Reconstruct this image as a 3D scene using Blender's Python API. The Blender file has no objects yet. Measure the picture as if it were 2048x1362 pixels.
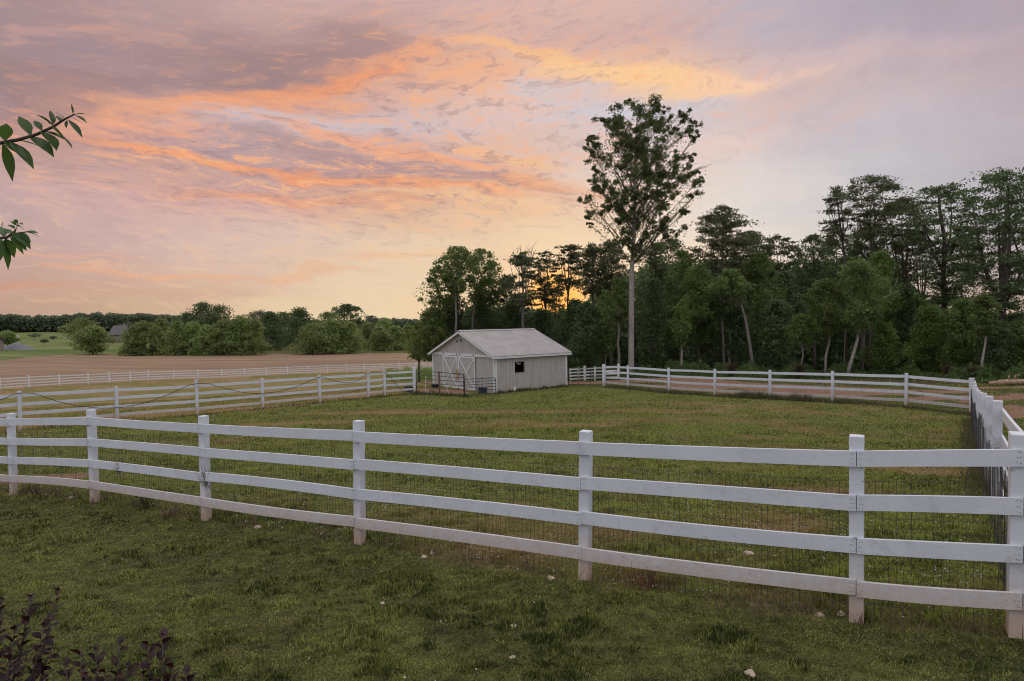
import bpy, math, random
import numpy as np
from mathutils import Matrix, Vector

D = bpy.data
scene = bpy.context.scene
COL = scene.collection
R = math.radians
rng = np.random.default_rng(7)
random.seed(7)

# ------------------------------------------------------------------ camera
F = 1300.0                       # focal length in photograph pixels (2048 wide)
CAMZ = 2.5
CM = Matrix.Rotation(R(90 - 1.806), 3, 'X') @ Matrix.Rotation(R(-0.8), 3, 'Z')
cam_d = D.cameras.new('camera')
cam_d.sensor_width = 36.0
cam_d.lens = 36.0 * F / 2048
cam_d.clip_start = 0.05
cam_d.clip_end = 8000
cam = D.objects.new('camera', cam_d)
COL.objects.link(cam)
M4 = CM.to_4x4(); M4.translation = (0, 0, CAMZ)
cam.matrix_world = M4
scene.camera = cam


def P(x, y, Z):
    """world point seen at photograph pixel (x, y), Z metres ahead"""
    d = CM @ Vector(((x - 1024) / F, (681 - y) / F, -1))
    t = Z / d.y
    return Vector((d.x * t, Z, CAMZ + d.z * t))


# ------------------------------------------------------------------ noise
def _hash(ix, iy, s):
    n = (ix * 374761393 + iy * 668265263 + s * 1442695041) & 0xFFFFFFFF
    n = ((n ^ (n >> 13)) * 1274126177) & 0xFFFFFFFF
    return ((n ^ (n >> 16)) & 0xFFFF) / 65535.0


def vnoise(x, y, s=0):
    x = np.asarray(x, float); y = np.asarray(y, float)
    ix = np.floor(x).astype(np.int64); iy = np.floor(y).astype(np.int64)
    fx = x - ix; fy = y - iy
    fx = fx * fx * (3 - 2 * fx); fy = fy * fy * (3 - 2 * fy)
    a = _hash(ix, iy, s); b = _hash(ix + 1, iy, s); c = _hash(ix, iy + 1, s); d = _hash(ix + 1, iy + 1, s)
    return (a * (1 - fx) + b * fx) * (1 - fy) + (c * (1 - fx) + d * fx) * fy


def fbm(x, y, s=0, o=4):
    t = 0; a = .5
    for k in range(o):
        t = t + a * vnoise(np.asarray(x) * 2 ** k, np.asarray(y) * 2 ** k, s + k); a *= .5
    return t / (1 - .5 ** o)


def sstep(a, b, x):
    t = np.clip((x - a) / (b - a), 0, 1)
    return t * t * (3 - 2 * t)


# ------------------------------------------------------------------ terrain
def Zfront(x): return 1 / float(np.interp(x, [28, 190, 413, 720, 1170, 1713, 2041], [.0845, .0955, .1087, .1285, .1567, .1934, .2155]))
def Zback(x): return 1 / (.0235 + 2.0e-5 * (x - 1209))
def Zmid(x): return 1 / (.0413 - 1.99e-5 * (x - 41))


def Zfar(x):
    return 78 + (x - 58) / (297 - 58) * 15 if x < 297 else 93 + (x - 297) / (832 - 297) * 29


CP = []
for x, y in ((1713, 1243), (1170, 1160), (720, 1088), (413, 1040), (190, 1002), (28, 988), (2030, 1272)):
    CP.append(P(x, y, Zfront(x)))
for x, y in ((1945, 832), (1812, 813), (1665, 805), (1540, 798), (1430, 792), (1338, 786), (1256, 778), (1209, 773)):
    CP.append(P(x, y, Zback(x)))
for x, y in ((41, 861), (395, 831), (526, 818), (640, 806), (737, 797), (829, 787)):
    CP.append(P(x, y, Zmid(x)))
BZ = CAMZ - 4.8
NEAR = P(990.5, 788, 42.4); LEFTC = P(867.5, 771, 48.5); RIGHTC = P(1133, 772, 46.3)
for p in (NEAR, LEFTC, RIGHTC):
    CP.append(Vector((p.x, p.y, BZ)))
CP.append(Vector((-1, 50.5, BZ)))
for x, y in ((58, 776), (177, 769), (297, 762), (444, 757), (575, 750), (692, 745), (832, 740)):
    CP.append(P(x, y, Zfar(x)))
for x, y, Z in ((0, 721, 145), (130, 709, 185), (220, 709, 190), (400, 711, 180), (600, 708, 185), (800, 706, 185),
                (0, 690, 260), (120, 688, 260), (230, 688, 270), (0, 672, 370), (150, 672, 370), (300, 676, 380),
                (760, 672, 500), (1150, 757, 60), (1190, 761, 50.5), (1263, 751, 52), (1237, 761, 50), (1400, 745, 55), (1600, 748, 55), (1800, 752, 52), (2040, 762, 45),
                (2040, 800, 28), (928, 796, 40), (1000, 830, 26), (1300, 830, 25), (900, 900, 15), (1500, 960, 11)):
    CP.append(P(x, y, Z))
for X, Y, z in ((-3.5, 2.2, .05), (0, 1.5, .16), (3, 2, .2), (0, -6, .3), (-9, -2, 0), (9, -2, .4), (9, 6, .1), (-14, 6, -.5), (0, -40, 1), (-60, -20, -1),
                (60, -20, 2), (40, 30, -1.2), (70, 60, -2), (60, 110, -6), (150, 150, -9), (0, 140, -6), (-60, 40, -4), (-1200, 600, -2), (-700, 1100, 0), (0, 1200, -4),
                (700, 1100, -12), (1200, 500, -10), (0, -800, 3), (-900, -400, 0), (900, -400, 2), (-300, 420, -1), (-120, 480, -3), (40, 500, -4)):
    CP.append(Vector((X, Y, z)))


def _warp(X, Y):
    r = np.sqrt(X * X + Y * Y) + 1e-6
    k = np.log1p(r / 8) / r
    return X * k, Y * k


_cx, _cy = _warp(np.array([p.x for p in CP]), np.array([p.y for p in CP]))
_cz = np.array([p.z for p in CP])


def _phi(r2): return .5 * r2 * np.log(r2 + 1e-9)


_n = len(CP)
_K = _phi((_cx[:, None] - _cx) ** 2 + (_cy[:, None] - _cy) ** 2) + np.eye(_n) * .004
_Pm = np.stack([np.ones(_n), _cx, _cy], 1)
_sol = np.linalg.solve(np.block([[_K, _Pm], [_Pm.T, np.zeros((3, 3))]]), np.concatenate([_cz, np.zeros(3)]))


def H(X, Y):
    X = np.asarray(X, float); Y = np.asarray(Y, float)
    sh = X.shape
    wx, wy = _warp(X.ravel(), Y.ravel())
    out = np.empty(wx.shape)
    for i in range(0, len(wx), 20000):
        s = slice(i, i + 20000)
        k = _phi((wx[s, None] - _cx) ** 2 + (wy[s, None] - _cy) ** 2)
        out[s] = k @ _sol[:_n] + _sol[_n] + _sol[_n + 1] * wx[s] + _sol[_n + 2] * wy[s]
    return out.reshape(sh)


def h1(X, Y): return float(H(np.array([X]), np.array([Y]))[0])


def G(x, Z):
    """ground point in photograph column x, Z metres ahead"""
    y = 760.0
    for _ in range(4):
        p = P(x, y, Z)
        z = h1(p.x, Z)
        q = CM.transposed() @ (Vector((p.x, Z, z)) - Vector((0, 0, CAMZ)))
        y = 681 - F * q.y / -q.z
    return Vector((p.x, Z, z))


# ------------------------------------------------------------------ nodes / materials
def lin(c):
    return tuple(((v / 255) / 12.92 if v / 255 <= .04045 else ((v / 255 + .055) / 1.055) ** 2.4) for v in c)


class NT:
    def __init__(s, tree):
        s.t = tree; s.n = tree.nodes; s.l = tree.links

    def node(s, typ, **kw):
        n = s.n.new(typ)
        for k, v in kw.items():
            setattr(n, k, v)
        return n

    def put(s, sock, v):
        if isinstance(v, bpy.types.NodeSocket):
            s.l.new(v, sock)
        elif v is not None:
            sock.default_value = v

    def math(s, op, a, b=None, c=None, clamp=False):
        n = s.node('ShaderNodeMath', operation=op, use_clamp=clamp)
        s.put(n.inputs[0], a); s.put(n.inputs[1], b); s.put(n.inputs[2], c)
        return n.outputs[0]

    def vmath(s, op, a, b=None, scale=None):
        n = s.node('ShaderNodeVectorMath', operation=op)
        s.put(n.inputs[0], a); s.put(n.inputs[1], b)
        if scale is not None: s.put(n.inputs['Scale'], scale)
        return n.outputs['Value'] if op in ('LENGTH', 'DOT_PRODUCT', 'DISTANCE') else n.outputs['Vector']

    def mix(s, f, a, b, blend='MIX'):
        n = s.node('ShaderNodeMix', data_type='RGBA', blend_type=blend)
        n.clamp_factor = True
        s.put(n.inputs[0], f)
        for sock, v in ((n.inputs[6], a), (n.inputs[7], b)):
            if isinstance(v, tuple): v = (*v[:3], 1)
            s.put(sock, v)
        return n.outputs[2]

    def noise(s, vec, scale, detail=4, rough=.55, dist=0, out=0, typ='FBM'):
        n = s.node('ShaderNodeTexNoise')
        n.noise_type = typ
        s.put(n.inputs['Vector'], vec)
        n.inputs['Scale'].default_value = scale; n.inputs['Detail'].default_value = detail
        n.inputs['Roughness'].default_value = rough; n.inputs['Distortion'].default_value = dist
        return n.outputs[out]

    def ss(s, v, a, b, lo=0., hi=1., typ='SMOOTHSTEP'):
        n = s.node('ShaderNodeMapRange', interpolation_type=typ)
        s.put(n.inputs[0], v)
        n.inputs[1].default_value = a; n.inputs[2].default_value = b
        n.inputs[3].default_value = lo; n.inputs[4].default_value = hi
        return n.outputs[0]

    def comb(s, x, y, z=0.):
        n = s.node('ShaderNodeCombineXYZ')
        s.put(n.inputs[0], x); s.put(n.inputs[1], y); s.put(n.inputs[2], z)
        return n.outputs[0]

    def sep(s, v):
        n = s.node('ShaderNodeSeparateXYZ'); s.put(n.inputs[0], v)
        return n.outputs

    def ramp(s, f, stops, interp='LINEAR'):
        n = s.node('ShaderNodeValToRGB')
        cr = n.color_ramp; cr.interpolation = interp
        stops = sorted(stops, key=lambda q: q[0])
        cr.elements[0].position = stops[0][0]; cr.elements[-1].position = stops[-1][0]
        for p, _ in stops[1:-1]: cr.elements.new(p)
        for e, (p, c) in zip(cr.elements, stops):
            e.position = p; e.color = c if len(c) == 4 else (*c, 1)
        s.put(n.inputs[0], f)
        return n.outputs

    def attr(s, name, out='Fac'):
        n = s.node('ShaderNodeAttribute', attribute_name=name)
        return n.outputs[out]


def new_mat(name):
    m = D.materials.new(name); m.use_nodes = True
    t = NT(m.node_tree); t.n.clear()
    out = t.node('ShaderNodeOutputMaterial')
    return m, t, out


def principled(t, out, col, rough=.6, metal=0., spec=.4, bump=None, bstr=.3, bdist=.02):
    b = t.node('ShaderNodeBsdfPrincipled')
    t.put(b.inputs['Base Color'], (*col, 1) if isinstance(col, tuple) else col)
    t.put(b.inputs['Roughness'], rough); t.put(b.inputs['Metallic'], metal)
    b.inputs['Specular IOR Level'].default_value = spec
    if bump is not None:
        bn = t.node('ShaderNodeBump'); bn.inputs['Strength'].default_value = bstr; bn.inputs['Distance'].default_value = bdist
        t.put(bn.inputs['Height'], bump); t.l.new(bn.outputs[0], b.inputs['Normal'])
    t.l.new(b.outputs[0], out.inputs[0])
    return b


def obj_coords(t): return t.node('ShaderNodeTexCoord').outputs['Object']
def geo_pos(t): return t.node('ShaderNodeNewGeometry').outputs['Position']


def simple_mat(name, col, rough=.6, metal=0., var=.25, scale=6., spec=.35):
    m, t, out = new_mat(name)
    n = t.noise(geo_pos(t), scale, 5)
    f = t.ss(n, .3, .7, 0, 1)
    c = t.mix(f, tuple(v * (1 - var) for v in col), tuple(min(1, v * (1 + var)) for v in col))
    principled(t, out, c, rough, metal, spec, bump=n, bstr=.15, bdist=.01)
    return m


def paint_mat(name, white=(.645, .665, .70), clay_h=.5, clay_s=1.):
    m, t, out = new_mat(name)
    p = geo_pos(t)
    streak = t.noise(t.vmath('MULTIPLY', p, (3., 3., 30.)), 3, 6, .65)
    big = t.noise(p, 2.2, 4)
    c = t.mix(t.ss(big, .35, .68, 0, .55), white, tuple(v * .84 for v in white))
    c = t.mix(t.ss(streak, .52, .74, 0, .5), c, (.45, .435, .40))
    knots = t.node('ShaderNodeTexVoronoi'); knots.inputs['Scale'].default_value = 2.6
    t.put(knots.inputs['Vector'], t.vmath('MULTIPLY', p, (1., 1., 2.4)))
    c = t.mix(t.ss(knots.outputs['Distance'], .03, .075, .75, 0), c, (.27, .24, .21))
    hgt = t.attr('hgt')
    alg = t.noise(p, 5.5, 6, .7)
    c = t.mix(t.math('MULTIPLY', t.ss(alg, .54, .72, 0, .5), t.ss(hgt, .3, 1.5, 1, .25)), c, (.36, .36, .27))
    sp = t.noise(p, 14, 5, .7)
    k = t.math('ADD', hgt, t.math('MULTIPLY', t.math('SUBTRACT', sp, .5), .5))
    cl = t.ss(k, 0.0, clay_h, .9 * clay_s, 0)
    c = t.mix(cl, c, (.50, .355, .25))
    specks = t.noise(p, 55, 2, .5)
    c = t.mix(t.math('MULTIPLY', t.ss(specks, .68, .74, 0, 1), t.ss(hgt, .1, 1.2, .8, .08)), c, (.22, .14, .09))
    principled(t, out, c, .55, 0, .35, bump=streak, bstr=.25, bdist=.004)
    return m


def leaf_mat(name, dark, light, trans=.35, rough=.55, yellow=None):
    m, t, out = new_mat(name)
    tint = t.attr('tint')
    oi = t.node('ShaderNodeObjectInfo')
    c = t.mix(tint, dark, light)
    if yellow: c = t.mix(t.ss(tint, .85, 1, 0, .8), c, yellow)
    hs = t.node('ShaderNodeHueSaturation')
    t.put(hs.inputs['Hue'], t.ss(oi.outputs['Random'], 0, 1, .487, .513, 'LINEAR'))
    t.put(hs.inputs['Value'], t.ss(oi.outputs['Random'], 0, 1, .8, 1.2, 'LINEAR'))
    t.put(hs.inputs['Color'], c)
    c = hs.outputs[0]
    b = t.node('ShaderNodeBsdfPrincipled')
    t.put(b.inputs['Base Color'], c); b.inputs['Roughness'].default_value = rough
    b.inputs['Specular IOR Level'].default_value = .25
    tr = t.node('ShaderNodeBsdfTranslucent'); t.put(tr.inputs['Color'], t.mix(.5, c, tuple(min(1, v * 1.7) for v in light)))
    mx = t.node('ShaderNodeMixShader'); mx.inputs[0].default_value = trans
    t.l.new(b.outputs[0], mx.inputs[1]); t.l.new(tr.outputs[0], mx.inputs[2]); t.l.new(mx.outputs[0], out.inputs[0])
    return m


def bark_mat(name, a, b):
    m, t, out = new_mat(name)
    p = geo_pos(t)
    n = t.noise(t.vmath('MULTIPLY', p, (9., 9., 1.6)), 2.5, 6, .65)
    n2 = t.noise(p, 1.1, 3)
    c = t.mix(t.ss(n, .3, .7), a, b)
    c = t.mix(t.ss(n2, .5, .75, 0, .5), c, tuple(v * .55 for v in a))
    principled(t, out, c, .9, 0, .1, bump=n, bstr=.8, bdist=.05)
    return m


MAT = {}
MAT['paint'] = paint_mat('white_paint', clay_h=.62)
MAT['paint_far'] = paint_mat('white_paint_far', (.76, .75, .74), .4, .6)
MAT['nail'] = simple_mat('nail_rust', (.20, .17, .15), .6, .3)
MAT['wire'] = simple_mat('galvanised_wire', (.06, .06, .06), .6, .3)
MAT['gate'] = simple_mat('gate_steel', (.075, .10, .10), .45, .5, .2, 9)
MAT['tpost'] = simple_mat('rusty_post', (.17, .10, .065), .8, .1)
MAT['hose'] = simple_mat('black_hose', (.018, .02, .025), .5)
MAT['tub'] = simple_mat('blue_plastic', (.028, .038, .075), .45)
MAT['rod'] = simple_mat('white_plastic', (.72, .68, .58), .5, 0, .1)
MAT['rock'] = simple_mat('stone', (.42, .33, .24), .9, 0, .45, 9)
MAT['trim'] = paint_mat('white_trim', (.66, .66, .65), .35, .5)
MAT['roof'] = simple_mat('roof_steel', (.39, .36, .338), .55, .1, .10, 1.2, .4)
MAT['inside'] = simple_mat('barn_interior', (.10, .075, .055), .9)
MAT['wood'] = simple_mat('raw_wood', (.38, .25, .15), .8, 0, .3, 5)
MAT['lamp'] = simple_mat('lamp_metal', (.05, .05, .055), .5, .4)
MAT['gravel'] = simple_mat('gravel_grey', (.16, .16, .17), .95, 0, .35, 3)
MAT['house'] = simple_mat('house_clapboard', (.26, .22, .19), .85, 0, .2, 2)
MAT['house_roof'] = simple_mat('house_shingle', (.13, .12, .115), .9, 0, .25, 2)
MAT['glass'] = simple_mat('dark_glass', (.03, .035, .04), .12)
MAT['flag'] = simple_mat('flag_cloth', (.75, .55, .5), .8)
MAT['pole'] = simple_mat('pole_metal', (.7, .68, .66), .4, .3)
MAT['shavings'] = simple_mat('dry_log', (.30, .20, .13), .9, 0, .35, 6)

m, t, out = new_mat('barn_siding')
p = geo_pos(t)
n = t.noise(t.vmath('MULTIPLY', p, (4., 4., .7)), 2., 5, .6)
c = t.mix(t.ss(n, .3, .7), (.375, .352, .322), (.455, .43, .395))
k = t.math('ADD', t.attr('hgt'), t.math('MULTIPLY', t.math('SUBTRACT', t.noise(p, 3, 5, .65), .5), .9))
c = t.mix(t.ss(k, .05, .75, .6, 0), c, (.46, .33, .25))
principled(t, out, c, .7, 0, .3)
MAT['siding'] = m

MAT['bark_pale'] = bark_mat('bark_pale', (.24, .205, .175), (.40, .355, .315))
MAT['bark_dark'] = bark_mat('bark_dark', (.07, .055, .045), (.15, .12, .10))
MAT['bark_grey'] = bark_mat('bark_grey', (.16, .14, .125), (.27, .245, .22))
MAT['leaf'] = leaf_mat('leaf_broad', (0.052, 0.08, 0.024), (0.2, 0.27, 0.075), .38)
MAT['leaf_bright'] = leaf_mat('leaf_bright', (.062, .110, .024), (.185, .255, .062), .4)
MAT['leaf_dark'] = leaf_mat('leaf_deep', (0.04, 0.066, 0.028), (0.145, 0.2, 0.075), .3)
MAT['needle'] = leaf_mat('leaf_pine', (0.052, 0.062, 0.03), (0.155, 0.17, 0.075), .25)
MAT['leaf_hero'] = leaf_mat('leaf_oak', (.040, .056, .021), (.15, .19, .06), .35)
MAT['leaf_far'] = leaf_mat('leaf_far', (0.1, 0.135, 0.048), (0.27, 0.33, 0.105), .35)
MAT['leaf_farther'] = leaf_mat('leaf_farther', (.075, .098, .062), (.165, .20, .115), .3)
MAT['leaf_near'] = leaf_mat('leaf_near', (.034, .074, .016), (.085, .16, .034), .4, .35)
MAT['leaf_red'] = leaf_mat('leaf_red', (.014, .007, .006), (.042, .014, .012), .25, .35)
MAT['under'] = leaf_mat('leaf_under', (.05, .085, .024), (.115, .165, .045), .38)
MAT['dry'] = leaf_mat('dry_stem', (.10, .07, .04), (.26, .19, .12), .3, .8)
MAT['weed'] = leaf_mat('leaf_weed', (.055, .07, .03), (.16, .14, .07), .3, .8)

# ------------------------------------------------------------------ mesh helpers
class MB:
    def __init__(s):
        s.v = []; s.f = []; s.m = []; s.a = []; s.mats = []; s.cur = 0; s.smooth = False

    def mat(s, m):
        if m not in s.mats: s.mats.append(m)
        s.cur = s.mats.index(m)
        return s

    def add(s, vs, fs, a=None):
        o = len(s.v)
        s.v.extend([tuple(q) for q in vs]); s.f.extend([tuple(i + o for i in f) for f in fs]); s.m.extend([s.cur] * len(fs))
        s.a.extend(a if a is not None else [1.] * len(vs))
        return s

    def box(s, c, sx, sy, sz, rot=None, a=None):
        vs = [Vector((x * sx / 2, y * sy / 2, z * sz / 2)) for x in (-1, 1) for y in (-1, 1) for z in (-1, 1)]
        if rot is not None: vs = [rot @ q for q in vs]
        vs = [q + Vector(c) for q in vs]
        fs = [(0, 1, 3, 2), (4, 6, 7, 5), (0, 4, 5, 1), (2, 3, 7, 6), (0, 2, 6, 4), (1, 5, 7, 3)]
        return s.add(vs, fs, a)

    def bar(s, p0, p1, w, h, up=Vector((0, 0, 1)), a0=1., a1=1.):
        """beam of width w (sideways) and height h from p0 to p1"""
        p0 = Vector(p0); p1 = Vector(p1)
        d = (p1 - p0).normalized(); sd = d.cross(up).normalized(); u = sd.cross(d).normalized()
        vs = []; at = []
        for q, aa in ((p0, a0), (p1, a1)):
            for i, j in ((-1, -1), (1, -1), (1, 1), (-1, 1)):
                vs.append(q + sd * (i * w / 2) + u * (j * h / 2)); at.append(aa + j * h / 2)
        return s.add(vs, [(0, 1, 2, 3), (7, 6, 5, 4), (0, 4, 5, 1), (1, 5, 6, 2), (2, 6, 7, 3), (3, 7, 4, 0)], at)

    def tube(s, pts, rad, n=6, cap=True):
        pts = [Vector(q) for q in pts]
        if not hasattr(rad, '__len__'): rad = [rad] * len(pts)
        vs = []; fs = []
        ref = Vector((.31, .2, 1)).normalized()
        for i, q in enumerate(pts):
            d = (pts[min(i + 1, len(pts) - 1)] - pts[max(i - 1, 0)])
            d = d.normalized() if d.length > 1e-9 else Vector((0, 0, 1))
            r0 = ref if abs(d.dot(ref)) < .95 else Vector((1, 0, 0))
            a = d.cross(r0).normalized(); b = d.cross(a)
            for k in range(n):
                th = 2 * math.pi * k / n
                vs.append(q + (a * math.cos(th) + b * math.sin(th)) * rad[i])
        for i in range(len(pts) - 1):
            for k in range(n):
                fs.append((i * n + k, i * n + (k + 1) % n, (i + 1) * n + (k + 1) % n, (i + 1) * n + k))
        if cap:
            fs.append(tuple(range(n - 1, -1, -1))); fs.append(tuple((len(pts) - 1) * n + k for k in range(n)))
        return s.add(vs, fs)

    def build(s, name, mat=None, parent=None, smooth=False, loc=None):
        me = D.meshes.new(name)
        vs = s.v
        if loc is not None: vs = [(x - loc[0], y - loc[1], z - loc[2]) for x, y, z in vs]
        me.from_pydata(vs, [], s.f)
        mats = s.mats or [mat]
        for mm in mats: me.materials.append(mm)
        if len(mats) > 1: me.polygons.foreach_set('material_index', s.m)
        at = me.attributes.new('hgt', 'FLOAT', 'POINT'); at.data.foreach_set('value', np.array(s.a, dtype=np.float32))
        if smooth: me.polygons.foreach_set('use_smooth', [True] * len(me.polygons))
        me.update()
        o = D.objects.new(name, me); COL.objects.link(o)
        if parent is not None: o.parent = parent
        if loc is not None: o.location = loc
        return o


def raw_mesh(name, verts, faces_flat, sizes, mat, tint=None, parent=None, loc=None, smooth=False):
    """fast mesh from numpy: faces_flat = vertex indices, sizes = verts per face"""
    me = D.meshes.new(name)
    nv = len(verts)
    me.vertices.add(nv); me.vertices.foreach_set('co', np.asarray(verts, np.float32).ravel())
    me.loops.add(len(faces_flat)); me.loops.foreach_set('vertex_index', np.asarray(faces_flat, np.int32))
    me.polygons.add(len(sizes))
    st = np.zeros(len(sizes), np.int32); st[1:] = np.cumsum(sizes)[:-1]
    me.polygons.foreach_set('loop_start', st)
    if smooth: me.polygons.foreach_set('use_smooth', np.ones(len(sizes), bool))
    me.materials.append(mat)
    if tint is not None:
        items = tint.items() if isinstance(tint, dict) else [('tint', tint)]
        for k, v in items:
            at = me.attributes.new(k, 'FLOAT', 'POINT'); at.data.foreach_set('value', np.asarray(v, np.float32))
    me.update(calc_edges=True)
    me.validate()
    o = D.objects.new(name, me); COL.objects.link(o)
    if parent is not None: o.parent = parent
    if loc is not None: o.location = loc
    return o


def tag(o, label=None, cat=None, group=None, kind=None):
    if label: o['label'] = label
    if cat: o['category'] = cat
    if group: o['group'] = group
    if kind: o['kind'] = kind
    return o


def thing(name, label, cat, loc=(0, 0, 0), group=None, rz=0.):
    o = D.objects.new(name, None); COL.objects.link(o)
    o.location = loc; o.rotation_euler = (0, 0, rz); o.empty_display_size = .3
    return tag(o, label, cat, group)

# ------------------------------------------------------------------ leaves and trees
def quads(c, nrm, up, L, Wd, bend=0.):
    """diamond leaves: centre c, long axis up, side = nrm x up"""
    side = np.cross(nrm, up); side /= (np.linalg.norm(side, axis=1, keepdims=True) + 1e-9)
    a = c - up * (L * .5)[:, None]; b = c + side * (Wd * .5)[:, None] + nrm * (bend * L)[:, None]
    d = c + up * (L * .5)[:, None]; e = c - side * (Wd * .5)[:, None] + nrm * (bend * L)[:, None]
    v = np.stack([a, b, d, e], 1).reshape(-1, 3)
    return v


def unit(v): return v / (np.linalg.norm(v, axis=1, keepdims=True) + 1e-9)


def leaf_cloud(name, centers, mat, size, parent=None, aspect=.6, upb=.5, loc=None, tint=None, rg=rng):
    n = len(centers)
    nrm = unit(rg.normal(size=(n, 3)) + np.array([0, 0, upb]))
    up = unit(np.cross(nrm, rg.normal(size=(n, 3))))
    L = size * rg.uniform(.65, 1.3, n)
    v = quads(centers, nrm, up, L, L * aspect)
    if tint is None: tint = np.clip(rg.normal(.45, .25, n), 0, 1)
    return raw_mesh(name, v, np.arange(4 * n), np.full(n, 4), mat, np.repeat(tint, 4), parent, loc)


def clump_points(cc, rc, n, rg, flat=.75, hollow=.5):
    d = unit(rg.normal(size=(n, 3)))
    r = rg.uniform(0, 1, n) ** hollow * (1 + .35 * np.abs(rg.normal(0, 1, n)))
    return cc + d * (r * rc)[:, None] * np.array([1, 1, flat])


def spray(C, S, a, m, e, n, rg, wid=.22, f0=.3):
    """leaves strung along a limb a-m-e"""
    if n < 1: return
    f = rg.uniform(f0, 1.02, n)
    a = np.array(a); m = np.array(m); e = np.array(e)
    q = np.where((f < .5)[:, None], a + (m - a) * (f * 2)[:, None], m + (e - m) * ((f - .5) * 2)[:, None])
    C.append(q + rg.normal(0, wid, (n, 3)) * (.4 + f)[:, None]); S.append(np.clip(rg.normal(.4, .2, n), 0, 1))


PROF = {
    'round': lambda t: np.sqrt(np.clip(1 - (2 * t - 1) ** 2, 0.02, 1)),
    'dome': lambda t: np.sqrt(np.clip(1 - (np.clip(t, 0.25, 1) - .25) ** 2 / .5625, 0.03, 1)) * np.clip(.55 + t * 1.8, 0, 1),
    'vase': lambda t: np.clip(.34 + .95 * t, 0, 1) * np.sqrt(np.clip(1 - np.clip((t - .62) / .38, 0, 1) ** 2, .05, 1)),
    'umbrella': lambda t: np.clip(.30 + .9 * t, 0, 1) * np.sqrt(np.clip(1 - np.clip((t - .55) / .45, 0, 1) ** 2, .04, 1)),
    'cone': lambda t: np.clip(1.02 - t, .06, 1) ** .8 * np.clip(.4 + 3 * t, 0, 1),
    'bush': lambda t: np.sqrt(np.clip(1 - t ** 2.2, .03, 1)),
    'column': lambda t: np.clip(np.sin(np.clip(t, .03, .97) * math.pi) ** .5, .15, 1),
}


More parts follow.
